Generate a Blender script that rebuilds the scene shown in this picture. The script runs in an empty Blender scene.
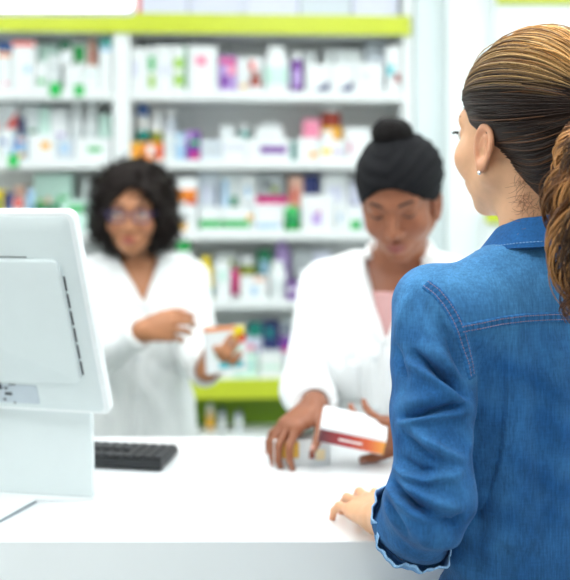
import bpy, math, random
import numpy as np
from mathutils import Vector, Matrix
random.seed(7); rng = np.random.default_rng(7)
PI = math.pi
scene = bpy.context.scene
COL = scene.collection
V3 = lambda *a: np.array(a, float)

# ------------------------------------------------------------------ camera
F = 900.0; CX, HY, CH = 285.0, 190.0, 1.55
def P(px, py, Z):
    return V3((px - CX) * Z / F, Z, CH - (py - HY) * Z / F)
cd = bpy.data.cameras.new('camera'); cam = bpy.data.objects.new('camera', cd); COL.objects.link(cam)
cam.location = (0, 0, CH); cam.rotation_euler = (PI / 2, 0, 0)
cd.sensor_fit = 'HORIZONTAL'; cd.sensor_width = 36; cd.lens = F / 570 * 36
cd.shift_y = -(290 - HY) / 570
cd.clip_start = 0.05
cd.dof.use_dof = True; cd.dof.focus_distance = 1.12; cd.dof.aperture_fstop = 2.9
scene.camera = cam
scene.view_settings.view_transform = 'Standard'; scene.view_settings.look = 'None'
scene.view_settings.gamma = 1; scene.view_settings.use_curve_mapping = False
scene.view_settings.exposure = 0.26

# ------------------------------------------------------------------ materials
def lin(h):
    if isinstance(h, str):
        h = h.lstrip('#'); c = [int(h[i:i + 2], 16) / 255 for i in (0, 2, 4)]
    else: c = list(h)
    return tuple(((x + .055) / 1.055) ** 2.4 if x > .04045 else x / 12.92 for x in c)
MATS = {}
def mat(name, color='#ffffff', rough=.5, var=.04, scale=30., bump=0., bscale=200., metal=0., emit=0., attr=False,
        spec=.5, alpha=1., sheen=0., sss=0., trans=0., coat=0.):
    if name in MATS: return MATS[name]
    m = bpy.data.materials.new(name); m.use_nodes = True; nt = m.node_tree; b = nt.nodes['Principled BSDF']
    c = lin(color) + (1,)
    tc = nt.nodes.new('ShaderNodeTexCoord')
    nz = nt.nodes.new('ShaderNodeTexNoise'); nz.inputs['Scale'].default_value = scale; nz.inputs['Detail'].default_value = 3
    nt.links.new(tc.outputs['Object'], nz.inputs['Vector'])
    mr = nt.nodes.new('ShaderNodeMapRange'); mr.inputs[1].default_value = .3; mr.inputs[2].default_value = .7
    mr.inputs[3].default_value = 1 - var; mr.inputs[4].default_value = 1 + var
    nt.links.new(nz.outputs['Fac'], mr.inputs[0])
    mx = nt.nodes.new('ShaderNodeMix'); mx.data_type = 'RGBA'; mx.blend_type = 'MULTIPLY'; mx.inputs[0].default_value = 1
    nt.links.new(mr.outputs[0], mx.inputs[7])
    if attr:
        a = nt.nodes.new('ShaderNodeAttribute'); a.attribute_name = 'Col'; nt.links.new(a.outputs['Color'], mx.inputs[6])
    else: mx.inputs[6].default_value = c
    nt.links.new(mx.outputs[2], b.inputs['Base Color'])
    b.inputs['Roughness'].default_value = rough; b.inputs['Metallic'].default_value = metal
    b.inputs['Specular IOR Level'].default_value = spec; b.inputs['Alpha'].default_value = alpha
    if sheen: b.inputs['Sheen Weight'].default_value = sheen
    if coat: b.inputs['Coat Weight'].default_value = coat
    if trans: b.inputs['Transmission Weight'].default_value = trans
    if sss:
        b.inputs['Subsurface Weight'].default_value = sss; b.inputs['Subsurface Radius'].default_value = (.012, .005, .003)
        b.inputs['Subsurface Scale'].default_value = 1.
    if emit:
        b.inputs['Emission Color'].default_value = c; b.inputs['Emission Strength'].default_value = emit
    if bump:
        n2 = nt.nodes.new('ShaderNodeTexNoise'); n2.inputs['Scale'].default_value = bscale; n2.inputs['Detail'].default_value = 2
        nt.links.new(tc.outputs['Object'], n2.inputs['Vector'])
        bp = nt.nodes.new('ShaderNodeBump'); bp.inputs['Strength'].default_value = bump; bp.inputs['Distance'].default_value = .001
        nt.links.new(n2.outputs['Fac'], bp.inputs['Height']); nt.links.new(bp.outputs[0], b.inputs['Normal'])
    MATS[name] = m; return m

# ------------------------------------------------------------------ object helpers
def tag(o, label=None, cat=None, group=None, kind=None):
    if label: o['label'] = label
    if cat: o['category'] = cat
    if group: o['group'] = group
    if kind: o['kind'] = kind
    return o
def link(o, parent=None):
    COL.objects.link(o)
    if parent is not None:
        o.parent = parent; o.matrix_parent_inverse = Matrix.Identity(4)
    return o
def empty(name, loc=(0, 0, 0), rz=0.):
    o = bpy.data.objects.new(name, None); o.location = tuple(loc); o.rotation_euler = (0, 0, rz); o.empty_display_size = .05
    return link(o)
def mesh_obj(name, v, f, m, parent=None, smooth=False, col=None, wloc=True):
    me = bpy.data.meshes.new(name)
    v = np.asarray(v, float)
    if parent is not None and wloc is True:      # vertices given in world space, parent an unrotated empty
        v = v - np.array(parent.location) if parent.parent is None else v - np.array(parent.location) - np.array(parent.parent.location)
    me.from_pydata(v.tolist(), [], [list(map(int, q)) for q in f] if not isinstance(f, np.ndarray) else f.tolist())
    if smooth: me.polygons.foreach_set('use_smooth', [True] * len(me.polygons))
    if col is not None:
        a = me.color_attributes.new('Col', 'FLOAT_COLOR', 'POINT')
        c = np.ones((len(v), 4)); c[:, :3] = col; a.data.foreach_set('color', c.ravel())
    me.materials.append(m); me.update()
    o = bpy.data.objects.new(name, me); return link(o, parent)
class MB:
    """collects shapes into one mesh"""
    def __init__(s): s.v = []; s.f = []; s.c = []
    def add(s, v, f):
        n = len(s.v); s.v += [tuple(map(float, q)) for q in v]; s.f += [[i + n for i in q] for q in f]; return s
    def box(s, x0, x1, y0, y1, z0, z1, bev=0.):
        if bev <= 0:
            v = [(x, y, z) for z in (z0, z1) for x, y in ((x0, y0), (x1, y0), (x1, y1), (x0, y1))]
            return s.add(v, [(3, 2, 1, 0), (4, 5, 6, 7), (0, 1, 5, 4), (1, 2, 6, 5), (2, 3, 7, 6), (3, 0, 4, 7)])
        b = min(bev, (x1 - x0) / 2.01, (y1 - y0) / 2.01, (z1 - z0) / 2.01)
        def ring(i, z): 
            X0, X1, Y0, Y1 = x0 + i, x1 - i, y0 + i, y1 - i; c = b - i if i < b else 0
            c = b * .999 if i == 0 else b * .999
            out = []
            for (cx, cy, a0) in ((X1 - c, Y1 - c, 0), (X0 + c, Y1 - c, 90), (X0 + c, Y0 + c, 180), (X1 - c, Y0 + c, 270)):
                for k in range(4):
                    a = math.radians(a0 + k * 30); out.append((cx + c * math.cos(a), cy + c * math.sin(a), z))
            return out
        q = b * .3
        return s.loft([ring(b * .6 if (x1-x0)>3.3*b and (y1-y0)>3.3*b else q, z0), ring(0, z0 + b*.6), ring(0, z1 - b*.6), ring(b * .6 if (x1-x0)>3.3*b and (y1-y0)>3.3*b else q, z1)])
    def loft(s, rings, cap=True, closed=True):
        n = len(rings[0]); v = [p for r in rings for p in r]; f = []
        for i in range(len(rings) - 1):
            for j in range(n if closed else n - 1):
                k = (j + 1) % n; f.append((i * n + j, i * n + k, (i + 1) * n + k, (i + 1) * n + j))
        if cap: f.append(tuple(range(n))[::-1]); f.append(tuple(range((len(rings) - 1) * n, len(rings) * n)))
        return s.add(v, f)
    def lathe(s, prof, n=24, c=(0, 0, 0)):
        return s.loft([[(c[0] + max(r, 1e-4) * math.cos(2 * PI * k / n), c[1] + max(r, 1e-4) * math.sin(2 * PI * k / n), c[2] + z) for k in range(n)] for r, z in prof])
    def tube(s, pts, r, n=6):
        pts = [np.array(p, float) for p in pts]; rings = []
        up = V3(0, 0, 1)
        for i, p in enumerate(pts):
            t = pts[min(i + 1, len(pts) - 1)] - pts[max(i - 1, 0)]; t /= np.linalg.norm(t) + 1e-12
            a = np.cross(t, up); 
            if np.linalg.norm(a) < .1: a = np.cross(t, V3(1, 0, 0))
            a /= np.linalg.norm(a); b = np.cross(a, t); rr = r[i] if hasattr(r, '__len__') else r
            rings.append([p + rr * (a * math.cos(2 * PI * k / n) + b * math.sin(2 * PI * k / n)) for k in range(n)])
        return s.loft(rings)
    def build(s, name, m, parent=None, smooth=False, wloc=False, auto=False):
        o = mesh_obj(name, s.v, s.f, m, parent, smooth, wloc=wloc)
        if auto:
            o.data.polygons.foreach_set('use_smooth', [True] * len(o.data.polygons))
            try: o.data.set_sharp_from_angle(angle=math.radians(35))
            except Exception: pass
        return o
def copy_tree(o, parent=None):
    c = o.copy(); link(c, parent)
    for ch in list(o.children): copy_tree(ch, c)
    return c

# ------------------------------------------------------------------ implicit surfaces
def nrm(v): v = np.asarray(v, float); return v / np.linalg.norm(v)
class Fr:
    def __init__(s, o, yaw, pitch=0., roll=0.):
        # yaw: 0 faces +Y, positive turns to -X ; pitch: positive looks down
        s.o = np.array(o, float); y = math.radians(yaw); p = math.radians(pitch); r = math.radians(roll)
        f = V3(-math.sin(y), math.cos(y), 0); rr = V3(math.cos(y), math.sin(y), 0); u = V3(0, 0, 1)
        f, u = f * math.cos(p) - u * math.sin(p), u * math.cos(p) + f * math.sin(p)
        rr, u = rr * math.cos(r) + u * math.sin(r), u * math.cos(r) - rr * math.sin(r)
        s.R = np.stack([rr, f, u], 1)
    def L(s, Pn): return (Pn - s.o) @ s.R
    def W(s, *v):
        v = np.array(v[0] if len(v) == 1 else v, float); return s.o + v @ s.R.T
def ell(c, r):
    c = np.array(c, float); r = np.array(r, float)
    def f(p):
        q = p - c; k0 = np.sqrt(((q / r) ** 2).sum(1)) + 1e-9; k1 = np.sqrt(((q / r ** 2) ** 2).sum(1)) + 1e-9
        return k0 * (k0 - 1) / k1
    return f
def cone(a, b, ra, rb=None):
    a = np.array(a, float); b = np.array(b, float); rb = ra if rb is None else rb; ab = b - a; l2 = ab @ ab
    def f(p):
        t = np.clip(((p - a) @ ab) / l2, 0, 1); return np.sqrt(((p - a - t[:, None] * ab) ** 2).sum(1)) - (ra + (rb - ra) * t)
    return f
def smin(a, b, k):
    if np.ndim(k) == 0 and k <= 0: return np.minimum(a, b)
    h = np.clip(.5 + .5 * (b - a) / k, 0, 1); return b * (1 - h) + a * h - k * h * (1 - h)
def U(k, *fs):
    def f(p):
        d = fs[0](p)
        for g in fs[1:]: d = smin(d, g(p), k)
        return d
    return f
def SUB(k, a, b): return lambda p: -smin(-a(p), b(p), k)
def INT(k, a, b): return lambda p: -smin(-a(p), -b(p), k)
def OFF(f, o): return lambda p: f(p) - o
def loc(fr, f): return lambda p: f(fr.L(p))
def plane(n, d):
    n = np.array(n, float); return lambda p: p @ n - d
def surfnet(f, lo, hi, h, B=6, it=2):
    lo = np.array(lo, float); hi = np.array(hi, float)
    nb = np.ceil((hi - lo) / (h * B)).astype(int); n = nb * B
    cs = [lo[i] + (np.arange(nb[i]) + .5 - .5 / B) * h * B for i in range(3)]
    C = np.stack(np.meshgrid(*cs, indexing='ij'), -1).reshape(-1, 3)
    dc = np.concatenate([f(C[i:i + 200000]) for i in range(0, len(C), 200000)])
    D = np.where(dc < 0, -1., 1.).reshape(nb)
    D = D.repeat(B, 0).repeat(B, 1).repeat(B, 2)
    act = np.argwhere((np.abs(dc) < 1.35 * h * B).reshape(nb))
    off = np.stack(np.meshgrid(*[np.arange(B)] * 3, indexing='ij'), -1).reshape(-1, 3)
    for s in range(0, len(act), 2500):
        idx = (act[s:s + 2500, None, :] * B + off[None]).reshape(-1, 3)
        D[idx[:, 0], idx[:, 1], idx[:, 2]] = f(lo + idx * h)
    S = D < 0
    cnt = np.zeros(np.array(D.shape) - 1, np.int8)
    for dx in (0, 1):
        for dy in (0, 1):
            for dz in (0, 1): cnt += S[dx:n[0] - 1 + dx, dy:n[1] - 1 + dy, dz:n[2] - 1 + dz]
    cells = np.argwhere((cnt > 0) & (cnt < 8)); vid = -np.ones(cnt.shape, np.int64); vid[tuple(cells.T)] = np.arange(len(cells))
    acc = np.zeros((len(cells), 3)); w = np.zeros(len(cells))
    cor = [(a, b, c) for a in (0, 1) for b in (0, 1) for c in (0, 1)]
    for a in cor:
        for ax in range(3):
            if a[ax]: continue
            b = list(a); b[ax] = 1
            i0 = cells + a; i1 = cells + b; d0 = D[tuple(i0.T)]; d1 = D[tuple(i1.T)]
            m = (d0 < 0) != (d1 < 0); t = np.where(m, d0 / np.where(m, d0 - d1, 1), 0)
            pt = np.array(a, float) + np.eye(3)[ax] * t[:, None]; acc[m] += pt[m]; w[m] += 1
    v = lo + (cells + acc / w[:, None]) * h
    faces = []
    for ax in range(3):
        o1, o2 = [(1, 2), (2, 0), (0, 1)][ax]
        sl0 = [slice(None)] * 3; sl1 = [slice(None)] * 3; sl0[ax] = slice(0, -1); sl1[ax] = slice(1, None)
        e0 = S[tuple(sl0)]; e1 = S[tuple(sl1)]; ed = np.argwhere(e0 != e1)
        ed = ed[(ed[:, o1] > 0) & (ed[:, o2] > 0) & (ed[:, o1] < cnt.shape[o1]) & (ed[:, o2] < cnt.shape[o2])]
        if not len(ed): continue
        u = np.zeros(3, int); u[o1] = 1; ww = np.zeros(3, int); ww[o2] = 1
        q = np.stack([vid[tuple((ed - x).T)] for x in (0 * u, u, u + ww, ww)], 1)
        inside = S[tuple(ed.T)]; q[~inside] = q[~inside][:, ::-1]
        faces.append(q)
    fa = np.concatenate(faces); fa = fa[(fa >= 0).all(1)]
    for _ in range(it):
        d = f(v); g = grad(f, v, h * .3); g2 = (g ** 2).sum(1) + 1e-6
        st = -(d / g2)[:, None] * g; ln = np.sqrt((st ** 2).sum(1)) + 1e-12; st *= np.minimum(1, h * .7 / ln)[:, None]; v = v + st
    return v, fa
def grad(f, v, e=5e-4):
    return np.stack([(f(v + e * np.eye(3)[i]) - f(v - e * np.eye(3)[i])) / (2 * e) for i in range(3)], 1)
def vnoise(p, s, seed=0):
    """smooth pseudo noise from sines"""
    r = np.random.default_rng(seed); d = np.zeros(len(p))
    for i in range(6):
        k = r.normal(size=3); k = k / np.linalg.norm(k) * s * (1 + .7 * r.random()); d += np.sin(p @ k + r.random() * 6.28 + 1.5 * np.sin(p @ (k[[1, 2, 0]] * .6)))
    return d / 6
def march(f, o, d, t0, t1, n=260):
    o = np.asarray(o, float); d = nrm(d); t = t0
    while t < t1:
        q = f((o + d * t)[None])[0]
        if q < 2e-4: return o + d * t
        t += max(q * .7, 4e-4)
    return None
def pix_march(f, px, py, t0=.7, t1=3.):
    o = V3(0, 0, CH); d = P(px, py, 1.) - o
    return march(f, o, d, t0, t1)
def seg_dist2(p, poly):
    """2D distance of points to a polyline, and the arc position"""
    best = np.full(len(p), 1e9); arc = np.zeros(len(p)); s = 0
    for a, b in zip(poly[:-1], poly[1:]):
        a = np.array(a, float); b = np.array(b, float); ab = b - a; L = np.linalg.norm(ab)
        t = np.clip(((p - a) @ ab) / (L * L), 0, 1); d = np.sqrt(((p - a - t[:, None] * ab) ** 2).sum(1))
        m = d < best; best[m] = d[m]; arc[m] = s + t[m] * L; s += L
    return best, arc / s, s

# ------------------------------------------------------------------ the room
WHITE = mat('white_paint', '#eef3f2', .55, .015, 4)
WALLM = mat('wall_paint', '#eff6f5', .6, .012, 3)
FLOORM = mat('floor_vinyl', '#c9cfce', .35, .05, 6)
LIME = mat('lime_laminate', '#cad634', .38, .03, 12)
GREEN = mat('green_laminate', '#6f9200', .45, .05, 8)
SHELFW = mat('shelf_laminate', '#eef2f1', .4, .02, 10)
BACKP = mat('shelf_back_panel', '#f1f4f3', .5, .03, 8)
def structure(o): o['kind'] = 'structure'; return o
structure(MB().box(-3.6, 2.2, -1.6, 4.25, -.1, 0).build('floor', FLOORM))
structure(MB().box(-3.6, 2.2, -1.6, 4.25, 2.85, 2.95).build('ceiling', WHITE))
structure(MB().box(-3.6, 2.2, 4.05, 4.25, 0, 2.85).build('wall_back', WALLM))
structure(MB().box(-3.6, -3.5, -1.6, 4.05, 0, 2.85).build('wall_left', WALLM))
structure(MB().box(2.1, 2.2, -1.6, 4.05, 0, 2.85).build('wall_right', WALLM))
structure(MB().box(P(413.6,0,3.65)[0], P(446,0,3.6)[0], 3.62, 4.05, 0, 2.85, .004).build('trim_1', mat('pilaster_paint', '#dde8e8', .55, .015, 3)))      # pilaster right of the shelves
structure(MB().box(-3.5, 2.1, 4.035, 4.05, 0, .09).build('baseboard_back', SHELFW))

structure(MB().box(P(446,0,3.6)[0] + .001, 2.09, 3.56, 4.05, 0, 2.85, .002).build('wall_recess', WALLM))

# lamps: recessed ceiling panels (real luminaires, out of frame)
LAMP = mat('lamp_diffuser', '#fbfdff', .5, .0, 5, emit=8.0)
FRAME = mat('lamp_frame', '#dfe3e3', .4, .02, 20)
k = 0
proto = None
for iy, ly in enumerate((.3, 1.4, 2.55)):
    for ix, lx in enumerate((-2.6, -1.2, .2, 1.5)):
        if proto is None:
            proto = empty('ceiling_light', (lx, ly, 2.85))
            MB().box(-.32, .32, -.32, .32, -.03, 0, .006).build('lamp_housing', FRAME, proto)
            MB().box(-.29, .29, -.29, .29, -.034, -.0301).build('diffuser', LAMP, proto)
            o = proto
        else: o = copy_tree(proto); o.location = (lx, ly, 2.85)
        tag(o, 'square white ceiling light panel with slim frame, %s row, %s column' % (('nearest', 'middle', 'farthest')[iy], ('leftmost', 'second', 'third', 'rightmost')[ix]), 'light', 'ceiling light panels')

# ------------------------------------------------------------------ shelf unit (slightly turned)
TH = math.radians(3.2); CT, ST = math.cos(TH), math.sin(TH); Z0 = 3.569; X0 = (121 - CX) / F * Z0
def sx(px, dy=0.):
    q = (px - CX) / F; z0 = Z0 + dy * CT; x0 = X0 - dy * ST; return (q * z0 - x0) / (CT - q * ST)
def sz(px): return Z0 + sx(px) * ST
def sh(py, px=260.): return CH - (py - HY) / F * sz(px)
unit = empty('shelf_unit', (X0, Z0, 0), TH)
tag(unit, 'white wall of pharmacy shelves with lime green header and lime base band', 'shelving')
XL, XR = -1.35, sx(413); XM0, XM1 = sx(113), sx(130)
H = dict(T=sh(15), A=sh(90.5), B=sh(160), C=sh(231), D=sh(300.5), E=sh(378), G=sh(434))
YD = .29
def ubox(name, m, x0, x1, y0, y1, z0, z1, bev=.002): return MB().box(x0, x1, y0, y1, z0, z1, bev).build(name, m, unit)
ubox('upright', SHELFW, XM0, XM1, 0, YD, 0, H['T'] - .075)
ubox('upright', SHELFW, sx(403), XR, .0, YD, 0, H['T'] + .35)
ubox('upright', SHELFW, XL - .03, XL, 0, YD, 0, H['T'] + .35)
ubox('back_panel', BACKP, XL, sx(403), YD, YD + .015, sh(434), H['T'] + .4)
for k, th in (('A', .040), ('B', .036), ('C', .036), ('D', .034)):
    ubox('shelf_board', SHELFW, XL, XM0 - .0005, .006, YD - .001, H[k] - th, H[k])
    ubox('shelf_board', SHELFW, XM1 + .0005, sx(403) - .0005, .006, YD - .001, H[k] - th, H[k])
ubox('header_board', SHELFW, XL, sx(403) - .0005, .0, YD - .001, H['T'] - .075, H['T'] - .001)
ubox('header_band', LIME, XL, sx(410), -.02, -.001, H['T'] - .078, H['T'])
ubox('base_board', SHELFW, XL, sx(403) - .0005, 0, YD - .001, H['E'] - .03, H['E'])
ubox('base_band', LIME, XL, sx(413), -.02, -.001, H['E'] - .078, H['E'])
ubox('lower_back_panel', GREEN, XL, sx(413), .14, .155, H['G'], H['E'] - .031)
ubox('bottom_board', SHELFW, XL, sx(413), -.01, .139, H['G'] - .03, H['G'])
ubox('plinth', GREEN, XL, sx(413), .0, .139, .0, H['G'] - .031)
TAG = mat('price_tag_green', '#1fbf55', .5)
tg = None
for i, (px, y0, y1, w) in enumerate(((55, 84, 97, 11), (79, 86, 97, 9), (13, 155, 167, 10))):
    x = sx(px); z = sh((y0 + y1) / 2)
    ww = w * .004 / 2; hh = (y1 - y0) * .004 / 2
    wv = X0 + x * CT + .004 * ST, Z0 + x * ST - .002 * CT
    o = MB().box(-ww, ww, -.003, 0, -hh, hh, .0008).build('shelf_tag', TAG)
    o.location = (X0 + x * CT + .0 * ST, Z0 + x * ST + .004, z); o.rotation_euler = (0, 0, TH)
    tag(o, ['green shelf tag under the white boxes, first shelf, left one of two', 'green shelf tag on the first shelf edge, right one of two', 'green shelf tag clipped to the second shelf edge at far left'][i], 'tag', 'green shelf tags')

# ------------------------------------------------------------------ products
C_ = dict(w='#eef2f2', gw='#dfe6e6', mint='#cfeee2', lav='#dcdff0', pale='#d3dce4', lb='#a9cdea', blue='#2f66b5', navy='#27336f', teal='#0f8f86',
          green='#2bb558', dgreen='#1b7d55', olive='#8d9a2a', lime='#9cc93a', red='#e2473c', dred='#a93a2c', brown='#8d3d22', orange='#f08a2c', amber='#f4b63c',
          yellow='#f3d81c', pink='#f59ab4', mag='#d3247c', purple='#7a3aa0', lilac='#bfa2dc', grey='#b9c0c2', dgrey='#5c6468', tan='#dcc6a4', peach='#f3c2ad', aqua='#56c6cf', black='#2a2a2e')
def pm(c): return mat('print_' + c, C_[c], .42, .03, 40)
# x0, x1, ytop, ybottom (None: on its board), row, kind, colour, accents [(colour, u0, u1, v0, v1[, 'tri'])], description
S = {}
S['T'] = ('on top of the lime header', [
 (134, 141, -12, None, 0, 'box', 'red', [], 'narrow red box'),
 (141, 188, -38, None, 0, 'box', 'lav', [('blue', .28, .6, .66, .8), ('pink', .7, .9, .62, .7)], 'pale lavender box with blue print'),
 (189, 243, -38, None, 0, 'box', 'lav', [('lb', .1, .2, .6, .9)], 'pale lavender box with thin blue bar'),
 (244, 299, -38, None, 0, 'box', 'lav', [('lb', .7, .95, .65, .72)], 'pale lavender box with blue corner print'),
 (300, 351, -38, None, 0, 'box', 'pale', [('lb', .3, .6, .7, .76)], 'pale blue-white wide box'),
 (352, 398, -38, None, 0, 'box', 'lav', [('pink', .3, .5, .66, .7)], 'pale lavender box with pink print at right end')])
S['AL'] = ('on the left bay first shelf', [
 (-24, -4, 50, None, 0, 'box', 'w', [('blue', .1, .9, .6, .8)], 'white box with blue band at far left'),
 (-3, 11, 52, None, 0, 'box', 'w', [('orange', .0, 1, .88, .98), ('pink', .4, .8, .1, .2)], 'white box with orange top edge'),
 (-3, 12, 42, 70, 1, 'box', 'blue', [('w', .1, .5, .2, .7)], 'blue box standing behind the orange-edged box'),
 (12, 35, 41, None, 0, 'box', 'w', [('red', .0, 1, .9, 1), ('lb', .55, .8, .35, .5)], 'white carton with red top band'),
 (36, 47, 62, None, 0, 'box', 'w', [('green', .2, .8, .18, .4)], 'small white box with green mark'),
 (36, 58, 45, None, 1, 'box', 'mint', [('grey', .1, .9, .3, .4)], 'pale mint box behind the small white box'),
 (47.5, 60, 55, None, 0, 'box', 'gw', [('grey', .2, .8, .6, .7)], 'grey-white box with grey line'),
 (60.5, 71, 50, 65, 0, 'box', 'w', [('lb', .3, .7, .4, .5)], 'plain white box with faint blue print'),
 (59, 71, 40, None, 1, 'box', 'w', [('dgreen', 0, 1, .72, 1)], 'white box with dark green top'),
 (71.5, 87, 42, 66, 1, 'box', 'w', [('green', .1, .85, .15, .85)], 'white box with large green square'),
 (64, 82, 66, None, 0, 'box', 'w', [('green', .55, .95, 0, .2)], 'low white box with green corner'),
 (88, 96, 40, 66, 1, 'box', 'peach', [('red', .3, .8, .25, .45)], 'narrow peach box with red mark'),
 (82.5, 99, 66, None, 0, 'box', 'w', [('mint', .1, .9, .6, .7)], 'low white box under the peach box'),
 (99.5, 112, 37, None, 0, 'box', 'w', [('teal', 0, 1, .83, 1), ('lb', .0, 1, .74, .82)], 'tall white box with teal top')])
S['BL'] = ('on the left bay second shelf', [
 (-20, -1, 112, None, 0, 'box', 'gw', [('red', .4, .9, .6, .8)], 'grey-white box at far left'),
 (0, 17, 104, 130, 1, 'box', 'w', [('red', .3, 1, .05, .75, 'tri')], 'white box with red triangle'),
 (0, 12, 130, None, 0, 'box', 'w', [('blue', .1, .5, .5, .7), ('lb', .55, .9, .2, .4)], 'white box with blue spots'),
 (12.5, 26, 136, None, 0, 'box', 'lb', [('blue', .1, .6, .5, .8), ('amber', .4, .9, .08, .3), ('peach', .3, .9, .75, .95)], 'light blue box with amber corner'),
 (18, 25, 108, None, 1, 'bottle', 'navy', [], 'dark slim bottle behind the light blue box'),
 (26, 38, 106, None, 1, 'box', 'gw', [('dgreen', .1, .9, .5, .58)], 'grey-white box with green line'),
 (38.5, 50, 108, None, 1, 'box', 'mint', [('grey', .1, .9, .3, .5)], 'pale mint box with grey print'),
 (50.5, 68, 110, None, 1, 'box', 'w', [('lilac', .3, .8, .3, .55)], 'white box with lilac print'),
 (69, 83, 104, None, 1, 'bottle', 'w', [('gw', 0, 0, 0, 0)], 'left one of two tall white bottles'),
 (84, 98, 104, None, 1, 'bottle', 'w', [('gw', 0, 0, 0, 0)], 'right one of two tall white bottles'),
 (99, 111, 114, None, 1, 'box', 'mint', [('dgreen', .1, .9, .3, .5)], 'short mint box with dark green print'),
 (28, 56, 134, None, 0, 'box', 'w', [('amber', .45, .8, .4, .7)], 'white box with amber oval logo'),
 (56.5, 74, 137, None, 0, 'box', 'pale', [('lb', .2, .7, .3, .7)], 'pale blue low box'),
 (75, 111, 138, None, 0, 'box', 'w', [('green', .35, .75, .35, .6)], 'wide white box with green oval')])
S['CL'] = ('on the left bay third shelf', [
 (-12, 3, 190, None, 0, 'box', 'yellow', [('dgreen', .2, .8, .5, .8)], 'yellow box at far left'),
 (3.5, 12, 193, None, 0, 'box', 'navy', [('lb', .2, .8, .4, .6)], 'navy blue box'),
 (12.5, 24, 198, None, 0, 'box', 'w', [('red', .1, .9, .7, 1), ('peach', .2, .8, .3, .5)], 'white box with red top edge'),
 (14, 24, 186, None, 1, 'box', 'peach', [], 'peach box behind the red-edged box'),
 (25, 33, 190, None, 0, 'tube', 'lb', [], 'light blue standing tube'),
 (34, 72, 174, None, 1, 'box', 'mint', [('green', .62, .95, .3, .62), ('peach', .3, .45, .45, .6), ('lime', .1, .25, .4, .55)], 'large mint box with green square'),
 (34, 60, 204, None, 0, 'box', 'dgreen', [('w', .1, .6, .3, .6)], 'low dark green box'),
 (61, 90, 200, None, 0, 'box', 'mint', [('green', .2, .8, .6, .85)], 'low mint box with green stripe'),
 (81, 91, 178, None, 1, 'bottle', 'w', [('tan', 0, 0, 0, 0)], 'white bottle with tan label'),
 (92, 112, 184, None, 0, 'box', 'w', [('lb', .2, .8, .5, .7)], 'white box hidden by curly hair')])
S['DL'] = ('on the left bay fourth shelf', [
 (60, 78, 262, None, 0, 'box', 'w', [('green', .2, .8, .5, .7)], 'white box behind the monitor edge'),
 (79, 90, 255, None, 0, 'bottle', 'amber', [('w', 0, 0, 0, 0)], 'amber bottle beside the monitor'),
 (91, 112, 266, None, 0, 'box', 'w', [('red', .2, .8, .5, .7)], 'white box behind the curly-haired woman')])
S['AR'] = ('on the right bay first shelf', [
 (131, 147, 48, None, 0, 'box', 'w', [('lav', .1, .5, .3, .7)], 'white box next to the upright'),
 (147.5, 157, 47, None, 0, 'box', 'w', [('lime', .1, .75, .05, .35), ('green', .1, .75, .45, .8)], 'white box with two green squares stacked'),
 (157.5, 172, 46, None, 0, 'box', 'w', [('lav', .2, .8, .3, .6)], 'white box between the green-marked boxes'),
 (172.5, 186, 46, None, 0, 'box', 'w', [('lime', .1, .8, .1, .36), ('lime', .1, .8, .5, .74), ('green', .88, 1, 0, 1)], 'white box with two lime squares'),
 (188, 217, 46, None, 0, 'box', 'w', [('pink', .25, .65, .55, .8)], 'white carton with pink lettering patch'),
 (218.5, 237, 56, None, 0, 'box', 'lilac', [('mag', .05, .95, .78, .95), ('purple', .1, .6, .1, .45), ('pink', .5, .95, .45, .75)], 'pink and purple box'),
 (238, 247, 57, None, 0, 'box', 'w', [('amber', .3, .9, .05, .2)], 'narrow white box with amber foot'),
 (248, 262, 57, None, 0, 'box', 'w', [('dred', .1, .9, .12, .42), ('red', .1, .5, .6, .9), ('brown', .3, .8, .3, .6)], 'white box with red-brown print'),
 (263, 290, 46, None, 0, 'bottle', 'w', [('mint', 0, 0, 0, 0)], 'big round-shouldered white bottle'),
 (291.5, 303, 52, None, 0, 'bottle', 'purple', [('lilac', 0, 0, 0, 0)], 'purple bottle'),
 (304, 316, 52, None, 1, 'box', 'gw', [], 'grey-white box behind the wide packs'),
 (306, 331, 64, None, 0, 'box', 'w', [('navy', .3, .95, .0, .38, 'tri')], 'left one of two wide white packs with navy triangle'),
 (331.5, 354, 64, None, 0, 'box', 'w', [('navy', .3, .95, .0, .38, 'tri')], 'right one of two wide white packs with navy triangle'),
 (325, 362, 50, None, 1, 'box', 'gw', [('dgrey', .2, .28, .7, .9), ('grey', .5, .9, .6, .7)], 'grey-white box with dark marks behind the wide packs'),
 (355, 383, 63, None, 0, 'box', 'w', [('lav', .2, .6, .4, .7)], 'wide plain white box'),
 (366, 386, 44, None, 1, 'box', 'pale', [('dgrey', .1, .9, .86, .93)], 'pale blue box behind the plain white box'),
 (387, 401, 46, None, 0, 'box', 'w', [('aqua', .0, .5, .35, .6), ('dred', .5, .9, .2, .4)], 'white box with aqua and red marks')])
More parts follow.
